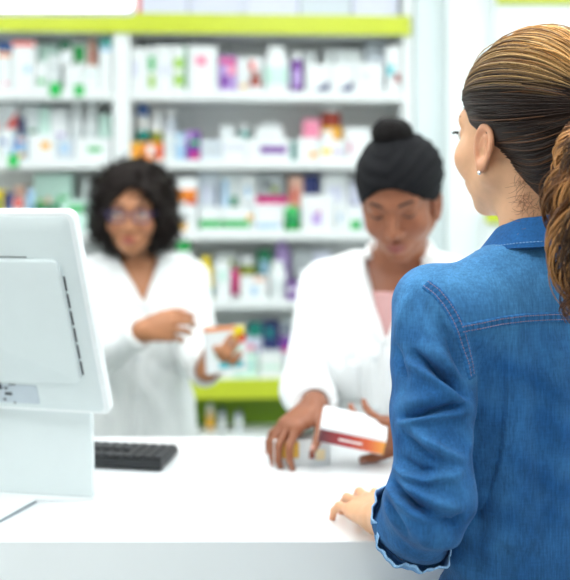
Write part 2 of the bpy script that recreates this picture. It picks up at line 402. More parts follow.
S['BR'] = ('on the right bay second shelf', [
 (136, 149, 105, None, 1, 'bottle', 'w', [('teal', 0, 0, 0, 0), ('cap', 'blue')], 'white bottle with blue cap'),
 (150, 163, 108, None, 1, 'bottle', 'w', [('olive', 0, 0, 0, 0)], 'white bottle with olive label'),
 (164, 176, 108, None, 1, 'bottle', 'pale', [('lav', 0, 0, 0, 0)], 'pale grey bottle'),
 (130.5, 141, 142, None, 0, 'box', 'amber', [('orange', .3, .8, .2, .6)], 'amber yellow box'),
 (141.5, 163, 142, None, 0, 'box', 'orange', [('w', .25, .6, .3, .8), ('red', .7, .98, .1, .7)], 'orange box with white panel'),
 (164, 175, 134, None, 0, 'box', 'gw', [('pale', .2, .8, .4, .6)], 'grey-white box beside the orange box'),
 (175.5, 185, 133, None, 0, 'box', 'lb', [('w', .2, .8, .6, .8)], 'light blue upright box'),
 (185.5, 200, 131, None, 0, 'box', 'purple', [('green', .3, .9, .5, .7), ('mag', .3, .95, .02, .25), ('lilac', .0, .4, .7, 1)], 'purple box with green stripe'),
 (201, 222, 140, None, 0, 'box', 'pale', [('grey', .1, .8, .4, .6)], 'pale grey low box'),
 (222.5, 246, 137, None, 0, 'box', 'w', [('lav', .1, .9, .4, .7)], 'low white box with lavender band'),
 (220, 234, 126, None, 1, 'box', 'gw', [], 'small grey-white box at the back'),
 (239, 249, 124, None, 1, 'bottle', 'teal', [('w', 0, 0, 0, 0)], 'small teal bottle at the back'),
 (252, 287, 122, None, 1, 'pouch', 'w', [('mint', .5, .8, .4, .7)], 'large white pouch'),
 (246.5, 291, 139, None, 0, 'box', 'w', [('purple', .3, .92, .3, .68)], 'long white box with purple lettering'),
 (291.5, 296, 142, None, 0, 'box', 'teal', [], 'thin teal box'),
 (297, 318, 138, None, 0, 'box', 'w', [('amber', .6, .95, .1, .4)], 'white box with amber corner below the pink box'),
 (303, 320, 119, 138, 1, 'box', 'pink', [('mag', .3, .6, .3, .5)], 'pink box'),
 (321, 342, 107, 127, 1, 'jar', 'brown', [('dred', 0, 0, 0, 0)], 'red-brown jar'),
 (318.5, 345, 140, None, 0, 'box', 'w', [('yellow', .1, .5, .3, .6), ('lilac', .55, .9, .3, .5)], 'white box with yellow patch'),
 (322, 342, 127, None, 1, 'box', 'amber', [('w', .0, .5, .2, .9)], 'amber and white box under the jar'),
 (346, 370, 128, None, 0, 'box', 'w', [('mag', .1, .2, .2, .6)], 'white box beside the head wrap'),
 (371, 400, 132, None, 0, 'box', 'gw', [('lb', .3, .6, .2, .5)], 'grey-white box behind the head wrap')])
S['CR'] = ('on the right bay third shelf', [
 (131, 160, 190, None, 0, 'box', 'w', [('lb', .3, .6, .2, .5)], 'white box hidden behind the curly hair'),
 (161, 176, 192, None, 0, 'box', 'tan', [('orange', .1, .9, .5, .8)], 'tan box with orange band'),
 (176.5, 197, 178, None, 0, 'box', 'w', [('orange', .0, 1, .55, .8), ('amber', .1, .5, .0, .16), ('red', .5, 1, .5, .62)], 'white box with orange band'),
 (198, 219, 172, None, 1, 'box', 'pale', [('navy', .85, .97, .2, .8), ('lav', .2, .6, .5, .8)], 'pale blue box with navy edge'),
 (220, 240, 173, None, 1, 'box', 'gw', [('lb', .1, .4, .3, .9), ('dgreen', .5, .9, .4, .6)], 'grey-white box with light blue bar'),
 (240.5, 256, 174, None, 1, 'box', 'w', [('grey', .2, .8, .3, .5), ('lb', .3, .6, .6, .8)], 'white box with grey print'),
 (258, 284, 174, 195, 1, 'box', 'grey', [('dgrey', .2, .5, .3, .7), ('olive', .5, .8, .1, .4)], 'grey box with dark print'),
 (289, 303, 177, None, 1, 'box', 'peach', [('red', .2, .6, .5, .8), ('lilac', .5, 1, .1, .4)], 'peach box with red print'),
 (304, 319, 175, None, 1, 'box', 'navy', [('purple', .3, .9, .2, .6)], 'navy box with purple print'),
 (322, 348, 174, None, 1, 'box', 'w', [('lav', .2, .8, .5, .8)], 'large white box with lavender print'),
 (199, 222, 207, None, 0, 'box', 'w', [('green', .0, 1, .12, .45)], 'left one of two white boxes with green stripe'),
 (222.5, 253, 207, None, 0, 'box', 'w', [('green', .0, .9, .12, .45), ('amber', .8, 1, .45, .7)], 'right one of two white boxes with green stripe'),
 (254, 283, 210, None, 0, 'box', 'w', [('lb', .1, .9, .1, .35)], 'white box with light blue stripe'),
 (256, 288, 196, 204, 1, 'box', 'mag', [], 'flat magenta box'),
 (256, 288, 204, None, 1, 'box', 'w', [('grey', .3, .6, .3, .6)], 'white box under the magenta box'),
 (284, 301, 206, None, 0, 'pouch', 'green', [('dgreen', .2, .6, .3, .6)], 'green pouch'),
 (302, 334, 195, None, 0, 'box', 'w', [('lilac', .3, .62, .15, .5), ('mag', .5, .6, .5, .6)], 'white box with lilac square'),
 (335, 345, 202, None, 0, 'box', 'w', [('lb', .3, .6, .3, .6)], 'narrow white box at the right'),
 (345.5, 362, 206, None, 0, 'box', 'w', [('green', .3, .95, .02, .42)], 'white box with bright green foot'),
 (350, 366, 182, None, 1, 'box', 'lav', [('navy', .2, .5, .3, .6)], 'lavender box beside the face')])
S['DR'] = ('on the right bay fourth shelf', [
 (131, 168, 262, None, 0, 'box', 'w', [('lb', .3, .6, .2, .5)], 'white box hidden behind the curly-haired woman'),
 (173, 193, 241, None, 0, 'bottle', 'w', [('gw', 0, 0, 0, 0), ('cap', 'green')], 'white bottle with green cap'),
 (197, 214, 257, None, 0, 'jug', 'yellow', [('teal', 0, 0, 0, 0)], 'yellow detergent-style bottle with teal label'),
 (215, 230, 262, None, 0, 'box', 'w', [('mint', .2, .8, .5, .8)], 'white box beside the yellow bottle'),
 (231, 239, 270, None, 0, 'tube', 'mag', [], 'magenta standing tube'),
 (216, 236, 254, None, 1, 'box', 'gw', [('olive', .3, .9, .6, .9)], 'grey-white box with olive patch'),
 (237, 257, 256, None, 1, 'jar', 'olive', [('amber', 0, 0, 0, 0)], 'olive jar'),
 (240, 268, 277, None, 0, 'box', 'w', [('lb', .4, .6, .2, .6), ('peach', .5, .9, .8, 1)], 'white box with small blue mark'),
 (258, 272, 250, None, 1, 'box', 'dgreen', [('red', .3, .8, .1, .4), ('lb', .2, .7, .5, .8)], 'dark green box with red patch'),
 (273, 292, 241, None, 1, 'pouch', 'lilac', [('navy', .2, .6, .4, .7)], 'lilac pouch'),
 (269, 287, 262, None, 0, 'bottle', 'w', [('gw', 0, 0, 0, 0)], 'white rounded bottle in the middle'),
 (287.5, 299, 283, None, 0, 'box', 'purple', [('w', .1, .6, .4, .8)], 'small purple box'),
 (293, 312, 250, None, 1, 'box', 'grey', [('teal', .2, .9, .1, .3)], 'grey box with teal foot'),
 (300, 318, 272, None, 0, 'box', 'w', [('aqua', .3, .6, .8, 1)], 'white box with aqua top edge'),
 (313, 331, 252, None, 1, 'box', 'lav', [('grey', .2, .9, .6, .8)], 'lavender box behind the white sleeve'),
 (319, 345, 274, None, 0, 'box', 'w', [('lb', .0, .4, .3, .8)], 'white box with light blue side')])
S['ER'] = ('on the lime base band shelf', [
 (131, 196, 338, None, 0, 'box', 'w', [('lb', .3, .6, .2, .5)], 'wide white box behind the coat'),
 (198, 222, 330, None, 1, 'box', 'gw', [('peach', .3, .6, .2, .5)], 'grey-white box behind the held box'),
 (223, 243, 338, None, 1, 'box', 'w', [('mint', .2, .8, .5, .8)], 'white box at the back left'),
 (244, 262, 337, None, 1, 'box', 'lav', [('pink', .1, .6, .3, .8), ('purple', .7, .95, .1, .7)], 'pale lilac box with pink patch'),
 (248, 262, 324, 337, 1, 'box', 'teal', [('dgreen', .2, .7, .3, .6)], 'teal box on the lilac box'),
 (263, 279, 322, None, 1, 'box', 'navy', [('purple', .1, .7, .1, .4), ('teal', .2, .6, .7, .9)], 'navy box with purple foot'),
 (280, 300, 336, None, 1, 'box', 'purple', [('lilac', .0, 1, .0, .4), ('mag', .1, .6, .5, .7)], 'purple box with lilac lower half'),
 (281, 299, 319, 336, 1, 'box', 'grey', [('navy', .1, .5, .2, .6)], 'grey box on the purple box'),
 (204, 232, 356, None, 0, 'box', 'w', [('aqua', .2, .9, .3, .5)], 'low white box with aqua stripe'),
 (233, 258, 354, None, 0, 'box', 'mint', [('aqua', .1, .8, .4, .55)], 'low mint box'),
 (259, 283, 353, None, 0, 'box', 'w', [('mint', .1, .9, .3, .5)], 'low white box with mint band'),
 (284, 312, 356, None, 0, 'box', 'pale', [('w', .1, .9, .3, .5)], 'low pale blue box')])
S['GR'] = ('on the bottom shelf before the green panel', [
 (206, 214, 405, None, 0, 'bottle', 'tan', [('amber', 0, 0, 0, 0), ('cap', 'w')], 'slim tan bottle'),
 (218, 226, 409, None, 0, 'bottle', 'grey', [('w', 0, 0, 0, 0), ('cap', 'navy')], 'grey bottle with dark cap'),
 (234, 243, 411, None, 0, 'bottle', 'pale', [('w', 0, 0, 0, 0), ('cap', 'dgrey')], 'pale squat bottle')])
LBL = set()
def product(shelf, e, spec):
    x0, x1, yt, yb, row, kind, c, acc, desc = e
    hz = spec; base = H[shelf[0]] + .0004
    dy = .02 + row * .085 if shelf != 'GR' else .03
    dep = .08
    a, b = sx(x0, dy) + .0008, sx(x1, dy) - .0008; w = b - a; xm = (a + b) / 2
    zz = Z0 + dy + xm * ST
    top = CH - (yt - HY) / F * zz
    if yb is not None:
        base = CH - (yb - HY) / F * zz
    h = top - base
    d = min(dep, max(.035, w * .8)) if kind != 'box' else (dep if shelf != 'GR' else .08)
    loc = (X0 + xm * CT - dy * ST, Z0 + xm * ST + dy * CT, base)
    m = pm(c); hw = w / 2
    if kind == 'box':
        root = MB().box(-hw, hw, 0, d, 0, h, .0012).build('medicine_box', m)
        for q in acc:
            u0, u1, v0, v1 = q[1:5]
            A = MB(); X1, X2, Y1, Y2 = -hw + u0 * w * .98 + .001, -hw + u1 * w * .98 + .001, v0 * h * .98 + .0015, v1 * h * .98 + .0005
            if len(q) > 5:
                A.loft([[(X1, y, Y1), (X2, y, Y1), (X2, y, Y2)] for y in (-.0007, .0002)])
            else: A.box(X1, X2, -.0007, .0002, Y1, Y2)
            A.build('printed_panel', pm(q[0]), root)
        cat = 'box'
    elif kind == 'pouch':
        rings = []
        for i in range(9):
            t = i / 8; th = .022 * math.sin(PI * min(1, t * 1.0 + .12)) + .002; ww = hw * (1 - .12 * math.sin(PI * t)) * (1 if t < .8 else 1 - .5 * (t - .8) / .2 * 1.2)
            rings.append([(ww * math.cos(2 * PI * k / 16), .03 + th * math.sin(2 * PI * k / 16), t * h) for k in range(16)])
        root = MB().loft(rings).build('medicine_pouch', m, smooth=True)
        MB().box(-hw * .5, hw * .35, .003, .0075, h * .3, h * .6, .0005).build('printed_panel', pm(acc[0][0]), root); cat = 'pouch'
    elif kind == 'tube':
        rings = []
        for i in range(9):
            t = i / 8; cap = i < 2
            r1 = hw * (.8 if cap else .95 + .05 * t); r2 = min(hw, .018) * (.8 if cap else 1 - t * .93)
            rings.append([(r1 * math.cos(2 * PI * k / 18), .03 + r2 * math.sin(2 * PI * k / 18), (.15 * (i / 2) if cap else .15 + .85 * (i - 2) / 6) * h) for k in range(18)])
        root = MB().loft(rings[2:]).build('cream_tube', m, smooth=True)
        MB().lathe([(hw * .7, 0), (hw * .72, .003), (hw * .7, h * .149)], 16, (0, .03, 0)).build('cap', pm('w'), root, auto=True); cat = 'tube'
    else:
        r = min(hw, .036); cap = [q[1] for q in acc if q[0] == 'cap']; lab = [q[0] for q in acc if q[0] != 'cap']
        sc = hw / r; cy = r + .002
        if kind == 'jar': prof = [(r * .9, 0), (r, .004), (r, h * .68), (r * .93, h * .74), (r * .8, h * .76), (r * .8, h * .77)]; ch = .78; cr = .9
        elif kind == 'jug': prof = [(r * .85, 0), (r, .006), (r, h * .35), (r * .8, h * .48), (r * .98, h * .6), (r * .75, h * .76), (r * .4, h * .84), (r * .4, h * .85)]; ch = .84; cr = .5
        else: prof = [(r * .9, 0), (r, .005), (r, h * .70), (r * .92, h * .77), (r * .66, h * .82), (r * .6, h * .83)]; ch = .82; cr = .72
        B_ = MB().lathe(prof, 20, (0, cy, 0)); B_.v = [(x * sc, y, z) for x, y, z in B_.v]
        root = B_.build('medicine_bottle' if kind != 'jar' else 'medicine_jar', m, auto=True)
        K = MB().lathe([(r * cr, h * ch), (r * cr, h - .002), (r * cr * .9, h)], 16, (0, cy, 0)); K.v = [(x * sc, y, z) for x, y, z in K.v]
        K.build('cap', pm(cap[0] if cap else ('w' if kind != 'jug' else 'yellow')), root, auto=True)
        if lab:
            lo_, hi_ = (.16, .55) if kind != 'jug' else (.06, .3)
            K = MB().lathe([(r * 1.004, h * lo_), (r * 1.012, h * lo_ + .001), (r * 1.012, h * hi_ - .001), (r * 1.004, h * hi_)], 20, (0, cy, 0)); K.v = [(x * sc, y, z) for x, y, z in K.v]
            K.build('wrap_label', pm(lab[0]), root, auto=True)
        cat = 'bottle' if kind != 'jar' else 'jar'
    root.location = loc; root.rotation_euler = (0, 0, TH)
    return root, cat
for sk, (phrase, items) in S.items():
    for e in items:
        root, cat = product(sk, e, None)
        lb = e[8] + ' ' + phrase
        if lb in LBL or len(lb.split()) > 16: print('LABEL!', lb)
        LBL.add(lb); tag(root, lb, cat, 'medicines ' + phrase)

# wall cabinet at the right, mostly behind the customer
wc = empty('wall_cabinet', (0, 0, 0)); tag(wc, 'white wall cabinet with lime green trims behind the customer', 'cabinet')
x0 = P(496, 0, 3.5)[0]
z2_ = P(0, 223, 3.48)[2] + .0505
MB().box(x0, 2.05, 3.5, 3.559, z2_ , 2.6, .003).build('cabinet_body', WALLM, wc)
z1 = P(0, 3, 3.48)[2]; MB().box(x0, 2.05, 3.48, 3.4995, z1, z1 + .09, .002).build('top_trim', LIME, wc)
z2 = P(0, 223, 3.48)[2]; MB().box(P(486, 0, 3.48)[0], 2.05, 3.48, 3.4995, z2, z2 + .05, .002).build('middle_trim', LIME, wc)
MB().box(P(486, 0, 3.48)[0], 2.05, 3.5, 3.559, 0, z2 + .05, .003).build('base_cabinet', WALLM, wc)

# hanging light box, upper left
lbx = empty('light_box', (-.62, 2.6, 2.0)); tag(lbx, 'hanging white illuminated light box with rounded corner at top left', 'light box')
xr = P(133.5, 0, 2.6)[0] + .62; zb = P(0, 12.5, 2.6)[2] - 2.0
def rrect(x0, x1, z0, z1, r, y): 
    out = []
    for cx, cz, a0 in ((x1 - r, z1 - r, 0), (x0 + r, z1 - r, 90), (x0 + r, z0 + r, 180), (x1 - r, z0 + r, 270)):
        for k in range(7): a = math.radians(a0 + k * 15); out.append((cx + r * math.cos(a), y, cz + r * math.sin(a)))
    return out
MB().loft([rrect(-.6, xr, zb, .45, .02, y) for y in (.0, .06)]).build('frame', mat('light_box_shell', '#fafcfc', .4, .0), lbx)
MB().loft([rrect(-.597, xr - .003, zb + .003, .447, .018, y) for y in (-.004, -.0002)]).build('lit_face', mat('light_box_face', '#ffffff', .4, 0, emit=1.6), lbx)
for x in (-.45, xr - .15): MB().tube([(x, .03, .4505), (x, .03, .85)], .004, 8).build('hanger_rod', mat('steel', '#b8bcbe', .3, .02, metal=1.), lbx)

# ------------------------------------------------------------------ counter
CTOP = 1.05; ZN = .5 * F / (541 - HY); ZF = .5 * F / (437 - HY)
CM = mat('counter_laminate', '#f3f7f8', .22, .01, 6, coat=.3)
ctr = empty('counter', (0, 1.5, 0)); tag(ctr, 'long white glossy service counter across the foreground', 'counter')
MB().box(-2.2, 1.6, ZN - 1.5, ZF - 1.5, CTOP - .14, CTOP, .0025).build('worktop', CM, ctr, auto=True)
MB().box(-2.2, 1.6, ZN - 1.5 + .001, ZN - 1.5 + .02, .08, CTOP - .1405).build('front_panel', mat('counter_front', '#e6eeee', .35, .01), ctr)
for x in (-2.19, 1.57): MB().box(x, x + .02, ZN - 1.5 + .021, ZF - 1.5 - .02, 0, CTOP - .1405).build('side_panel', SHELFW, ctr)
MB().box(-2.16, 1.56, ZN - 1.5 + .05, ZN - 1.5 + .065, 0, .0795).build('plinth', BACKP, ctr)

# keyboard
def on_c(px, py): return P(px, py, (CH - CTOP) * F / (py - HY))
kp0 = on_c(161, 472)
kb = empty('keyboard', (kp0[0], kp0[1], CTOP), math.radians(-9))
tag(kb, 'black computer keyboard on the counter behind the monitor stand', 'keyboard')
KBK = mat('black_plastic', '#1d1f22', .5, .05, 80); KEY = mat('key_plastic', '#2c2e31', .55, .05, 80)
def wedge(x0, x1, y0, y1, z0, za, zb_):
    return MB().loft([[(x0, y0, z0), (x0, y0, za), (x0, y1, zb_), (x0, y1, z0)], [(x1, y0, z0), (x1, y0, za), (x1, y1, zb_), (x1, y1, z0)]])
KX0, KX1, KY0, KY1 = -.44, 0., .0, .112
wedge(KX0, KX1, KY0, KY1, .004, .019, .012).build('case', KBK, kb)
for ix in (KX0 + .03, KX1 - .05): MB().box(ix, ix + .03, KY0 + .01, KY0 + .02, .0, .0039).build('rubber_foot', KBK, kb)
K = MB(); kp = .0188
for r_ in range(6):
    for c_ in range(23):
        if (r_ == 2 and 14 <= c_ < 19) : continue
        x = KX0 + .009 + c_ * kp; y = KY0 + .006 + r_ * .0172
        z = .0192 - .006 * (y - KY0) / (KY1 - KY0); K.box(x, x + kp - .003, y, y + .0148, z - .001, z + .005, .0012)
ko = K.build('keycaps', KEY, kb)

# monitor (seen from behind)
BR = P(111, 415, 1.42); TR = P(73, 212, 1.30); BLd = nrm(V3(-math.cos(math.radians(13.5)), math.sin(math.radians(13.5)), 0))
up_m = nrm(TR - BR); xr_m = nrm(-BLd - ((-BLd) @ up_m) * up_m); nb = np.cross(xr_m, up_m)      # towards the camera side = back of the display
if nb[1] > 0: nb = -nb
MH = np.linalg.norm(TR - BR); MW = .56
MONW = mat('monitor_shell', '#dfe8e8', .38, .01); MONR = mat('monitor_rim', '#f6fafa', .3, .0)
mon = empty('computer_monitor', (BR[0] - .27, BR[1] + .08, CTOP)); tag(mon, 'white all-in-one computer monitor seen from behind, on the counter at left', 'monitor')
def MP(x, z, d=0.): return BR + xr_m * x + up_m * z + nb * d        # x<0 to the left, d towards viewer
def mrect(x0, x1, z0, z1, r, d, n=6):
    out = []
    for cx, cz, a0 in ((x1 - r, z1 - r, 0), (x0 + r, z1 - r, 90), (x0 + r, z0 + r, 180), (x1 - r, z0 + r, 270)):
        for k in range(n + 1): a = math.radians(a0 + k * 90 / n); out.append(MP(cx + r * math.cos(a), cz + r * math.sin(a), d))
    return out
MB().loft([mrect(-MW, 0, 0, MH, .014, -.014), mrect(-MW, 0, 0, MH, .014, -.002), mrect(-MW + .001, -.001, .001, MH - .001, .013, 0), mrect(-MW + .0075, -.0075, .005, MH - .005, .012, .0012)]).build('bezel_shell', MONR, mon, wloc=True, auto=True)
MB().loft([mrect(-MW + .0085, -.0085, .006, MH - .006, .012, .0013), mrect(-MW + .011, -.011, .009, MH - .009, .012, .0036), mrect(-MW + .03, -.03, .026, MH - .03, .012, .006)]).build('back_shell', MONW, mon, wloc=True, auto=True)
# screen on the far side
MB().loft([mrect(-MW + .012, -.012, .03, MH - .012, .004, -.0152), mrect(-MW + .012, -.012, .03, MH - .012, .004, -.0142)]).build('screen', mat('screen_glass', '#0c0e12', .1), mon, wloc=True)
# raised cover: its edges from the photo
def on_back(px, py, d=.006):
    o = V3(0, 0, CH); r = P(px, py, 1.) - o; q = BR + nb * d; t = ((q - o) @ nb) / (r @ nb); w = o + r * t - BR
    return w @ xr_m, w @ up_m
cx1, cz1 = on_back(62, 259); cx2, cz2 = on_back(80, 381)
xc = (cx1 + cx2) / 2
MB().loft([mrect(-MW - xc, xc, cz2, cz1, .012, .0062), mrect(-MW - xc, xc, cz2, cz1, .012, .013), mrect(-MW - xc + .002, xc - .002, cz2 + .002, cz1 - .002, .011, .0145)]).build('rear_cover', MONW, mon, wloc=True, auto=True)
DK = mat('slot_dark', '#30343a', .6)
for i in range(6):
    z_ = cz2 + .012 + i * (cz1 - cz2 - .035) / 6; L_ = (cz1 - cz2 - .035) / 6 - .0055
    MB().loft([mrect(xc + .0015, xc + .0040, z_, z_ + L_, .0006, d, 2) for d in (.0061, .0068)]).build('vent_slot', DK, mon, wloc=True)
MB().loft([mrect(xc - .20, xc - .052, cz1 + .0018, cz1 + .003, .0006, d, 2) for d in (.0061, .0068)]).build('vent_slot', DK, mon, wloc=True)
# port bay below the cover, its bluish shade painted into the panel colour
px0, pz1 = on_back(36, 384); px1, pz0 = on_back(42, 404)
MB().loft([mrect(px0 - .14, px0, pz0, pz1 - .003, .003, d) for d in (.0061, .0068)]).build('port_panel', mat('port_panel', '#c3ced6', .45, .03), mon, wloc=True)
for (u, v_, w_, h_) in ((8.5, 393.5, .0125, .0045), (6, 388, .0055, .0035), (5, 399, .004, .004), (15, 402.5, .003, .003), (0, 386, .006, .011), (12, 384.5, .012, .0015)):
    a, b = on_back(u, v_, .0068)
    MB().loft([mrect(a - w_ / 2, a + w_ / 2, b - h_ / 2, b + h_ / 2, .0006, d, 2) for d in (.0069, .0076)]).build('port', DK, mon, wloc=True)
# stand: broad panel down to the counter and a foot plate
def on_counter(px, py): Z = (CH - CTOP) * F / (py - HY); return P(px, py, Z)
s0 = on_counter(92.5, 501); sd = nrm(V3(-1, .16, 0)); sn = V3(-sd[1], sd[0], 0); sn = sn if sn[1] < 0 else -sn
topc = MP(-.03, .012, -.006); 
hz = topc[2] - CTOP
def SPt(a, t, dep):  # a along, t height 0..1
    b = s0 + sd * a; tp = b + V3(-.006, 0, hz) + V3(0, .012, 0)
    q = b * (1 - t) + tp * t; q = q - sn * dep; q[2] = CTOP + .0065 + t * (hz - .0065); return q
MB().loft([[SPt(0, t, 0), SPt(.36, t, 0), SPt(.36, t, .012), SPt(0, t, .012)] for t in (0, .3, .6, 1.)]).build('stand_panel', MONW, mon, wloc=True, auto=True)
f0 = on_counter(36, 502.5); f1 = on_counter(-25, 536)
ft = MB(); zz = CTOP + .0004
q = [f0, f1, f1 + V3(-.30, .0, 0), s0 + sd * .36 - sn * .1, s0 - sn * .1, s0 + sn * .0, s0 + sn * .002 ]
q = [f0, f1, f1 + V3(-.30, 0, 0), s0 + sd * .36 - sn * .012, s0 - sn * .012, s0]
ft.loft([[V3(p_[0], p_[1], zz + dz) for p_ in q] for dz in (0, .0055)]).build('foot_plate', MONR, mon, wloc=True)
MB().tube([V3(f0[0], f0[1] - .0015, zz + .0015), V3(f1[0] , f1[1] - .0015, zz + .0015)], .0013, 6).build('foot_edge', mat('foot_gasket', '#7d8a94', .5), mon, wloc=True)
# even fill added to brighten the room, entering its open side behind the camera
wd = bpy.data.worlds.new('world'); scene.world = wd; wd.use_nodes = True
wd.node_tree.nodes['Background'].inputs[0].default_value = (.97, 1, .985, 1); wd.node_tree.nodes['Background'].inputs[1].default_value = .6

# ================================================================== people
EARF = [.42]
def head_field(fr, s=1., jaw=1.):
    m = lambda f: loc(fr, (lambda p: f(p / s) * s))
    lr = lambda g: (lambda p: g(np.stack([np.abs(p[:, 0]), p[:, 1], p[:, 2]], 1)))
    cran = ell((0, -.014, .030), (.074, .096, .088))
    face = ell((0, .028, -.030), (.060 * jaw, .062, .084))
    jawl = lr(cone((.050 * jaw, .004, -.056), (.006, .062, -.098), .020, .018))
    cheek = lr(ell((.038, .052, -.034), (.028, .030, .028)))
    brow = lr(cone((.040, .066, .020), (.008, .081, .016), .012, .010))
    f0 = U(.022, cran, face); f0 = U(.016, f0, jawl, cheek, brow)
    sock = lr(ell((.032, .098, -.001), (.019, .018, .012)))
    f1 = SUB(.012, f0, sock)
    nose = U(.006, cone((0, .082, .004), (0, .107, -.036), .0075, .0105), lr(ell((.0115, .096, -.040), (.0085, .010, .008))))
    f1 = U(.009, f1, nose)
    mound = ell((0, .074, -.070), (.028, .022, .022)); f1 = U(.012, f1, mound)
    lips = U(.002, lr(cone((.023, .084, -.0685), (.003, .0955, -.0640), .0028, .0058)), lr(cone((.021, .084, -.0710), (0, .0945, -.0765), .0026, .0064)))
    f1 = U(.004, f1, lips)
    slit = lr(cone((.022, .089, -.0698), (0, .102, -.0700), .0010, .0014)); f1 = SUB(.0015, f1, slit)
    lid = lr(ell((.032, .0705, -.001), (.0145, .0140, .0135))); f1 = U(.004, f1, lid)
    # ears
    def earf(p):
        q = np.stack([np.abs(p[:, 0]), p[:, 1], p[:, 2]], 1) - np.array([.0745, -.006, -.021])
        ca, sa = math.cos(EARF[0]), math.sin(EARF[0])                    # flare away from the head
        q = np.stack([q[:, 0] * ca + q[:, 1] * sa * 1., -q[:, 0] * sa + q[:, 1] * ca, q[:, 2]], 1)
        cb, sb = math.cos(.16), math.sin(.16)
        q = np.stack([q[:, 0], q[:, 1] * cb + q[:, 2] * sb, -q[:, 1] * sb + q[:, 2] * cb], 1)
        wy = .0165 + .12 * q[:, 2]                                # narrower to the lobe
        wy = np.clip(wy, .0085, .0185)
        e = np.sqrt((q[:, 1] / wy) ** 2 + (q[:, 2] / .031) ** 2)
        rad = (e - .86) * np.minimum(wy, .02)
        rim = np.sqrt(np.maximum(rad, -1) ** 2 + (q[:, 0] - .004) ** 2) - .0033          # helix
        disc = np.maximum((e - .92) * wy, np.abs(q[:, 0] - .000) - .0022)
        lobe = np.sqrt((q[:, 0] - .002) ** 2 + (q[:, 1] - .000) ** 2 + ((q[:, 2] + .026) / 1.2) ** 2) - .0068
        anti = np.sqrt((q[:, 0] - .0025) ** 2 + (np.sqrt((q[:, 1] / .6) ** 2 + ((q[:, 2] + .003) / 1.3) ** 2) - .0115) ** 2) - .0022
        d = smin(rim, disc, .003); d = smin(d, lobe, .004); d = smin(d, anti, .003)
        tr = np.sqrt(q[:, 0] ** 2 + (q[:, 1] - .0115) ** 2 + ((q[:, 2] + .010) / 1.3) ** 2) - .0042
        d = smin(d, tr, .003)
        con = np.sqrt(((q[:, 0] - .006) / 1.) ** 2 + ((q[:, 1] - .004)) ** 2 + ((q[:, 2] + .009) / 1.4) ** 2) - .0055
        return -smin(-d, con, .002)
    f1 = U(.004, f1, earf)
    return m(f1), m(cran)
def head_color(fr, s, v, skin, lip, blush=None):
    q = fr.L(v) / s; c = np.tile(np.array(skin), (len(v), 1)).astype(float)
    x = np.abs(q[:, 0]); 
    lipm = np.exp(-((x / .021) ** 4)) * np.exp(-(((q[:, 2] + .0705) / .0105) ** 4)) * (q[:, 1] > .082) * (1 - (x / .03) ** 2).clip(0, 1)
    t = lipm.clip(0, 1)[:, None]; c = c * (1 - t) + np.array(lip) * t
    if blush is not None:
        b = (np.exp(-(((x - .042) / .018) ** 2) - ((q[:, 2] + .036) / .018) ** 2) * (q[:, 1] > .03) * .5)
        e = (x > .0765) * .5 * (np.abs(q[:, 2]) < .06) * (q[:, 1] < .03)
        t = np.maximum(b, e).clip(0, 1)[:, None]; c = c * (1 - t) + np.array(blush) * t
    return c
def chain(pts, rr): return [cone(a, b, ra, rb) for a, b, ra, rb in zip(pts[:-1], pts[1:], rr[:-1], rr[1:])]
def hand_field(wrist, d, n, side, curls, spread=(.16, .03, -.08, -.2), thumb=None, s=1., tcurl=.3, open_=1.):
    d = nrm(d); n = nrm(n - (np.asarray(n) @ d) * d); t = np.cross(d, n) * side; wrist = np.asarray(wrist, float)
    W = lambda f, l, u=0.: wrist + s * (d * f + t * l + n * u)
    mf = (.080, .084, .079, .070); ml = (.027, .009, -.010, -.027); mu = (-.001, .003, .001, -.004)
    mcp = [W(a, b, c) for a, b, c in zip(mf, ml, mu)]
    palm = [cone(W(.0, l0 * .55, 0), m, .0145 * s, .0108 * s) for l0, m in zip(ml, mcp)]
    palm.append(cone(W(.015, .014, -.006), W(.055, .030, -.006), .014 * s, .010 * s))
    palm.append(cone(W(.015, -.014, -.004), W(.055, -.024, -.006), .013 * s, .010 * s))
    palm.append(cone(mcp[0] - n * .004 * s, mcp[3] - n * .004 * s, .0095 * s, .0085 * s))
    pf = U(.012 * s, *palm)
    SL = ((.042, .025, .020), (.046, .029, .021), (.042, .027, .021), (.033, .020, .018))
    RR = ((.0092, .0083, .0075, .0062), (.0094, .0085, .0076, .0063), (.0088, .008, .0072, .006), (.008, .0072, .0065, .0055))
    tips = []; fings = []
    for i in range(4):
        a = spread[i]; dd = d * math.cos(a) + t * math.sin(a); p = mcp[i].copy(); pts = [p]; ang = 0
        for j in range(3):
            ang += curls[i][j]; p = p + s * SL[i][j] * (dd * math.cos(ang) - n * math.sin(ang)); pts.append(p)
        fings.append(U(.002, *chain(pts, [r * s for r in RR[i]]))); tips.append((pts, RR[i]))
    ff = fings[0]
    for g in fings[1:]: ff = (lambda a_, b_: (lambda p: np.minimum(a_(p), b_(p))))(ff, g)
    th = thumb if thumb is not None else (.75, .66, -.25)       # direction in (d, t, n)
    td = nrm(d * th[0] + t * th[1] + n * th[2]); p0 = W(.018, .024, -.006); p1 = p0 + td * .036 * s
    bend = nrm(td * math.cos(tcurl) + nrm(d * .8 - t * .5 - n * .1) * math.sin(tcurl)); p2 = p1 + bend * .032 * s
    bend2 = nrm(bend * math.cos(tcurl) + nrm(d * .8 - t * .5 - n * .1) * math.sin(tcurl)); p3 = p2 + bend2 * .024 * s
    tf = U(.003, *chain([p0, p1, p2, p3], [.014 * s, .0105 * s, .0095 * s, .0075 * s]))
    tips.append(([p0, p1, p2, p3], (.014, .0105, .0095, .0075)))
    return U(.006 * s, pf, ff, tf), dict(tips=tips, n=n, d=d, t=t, W=W)
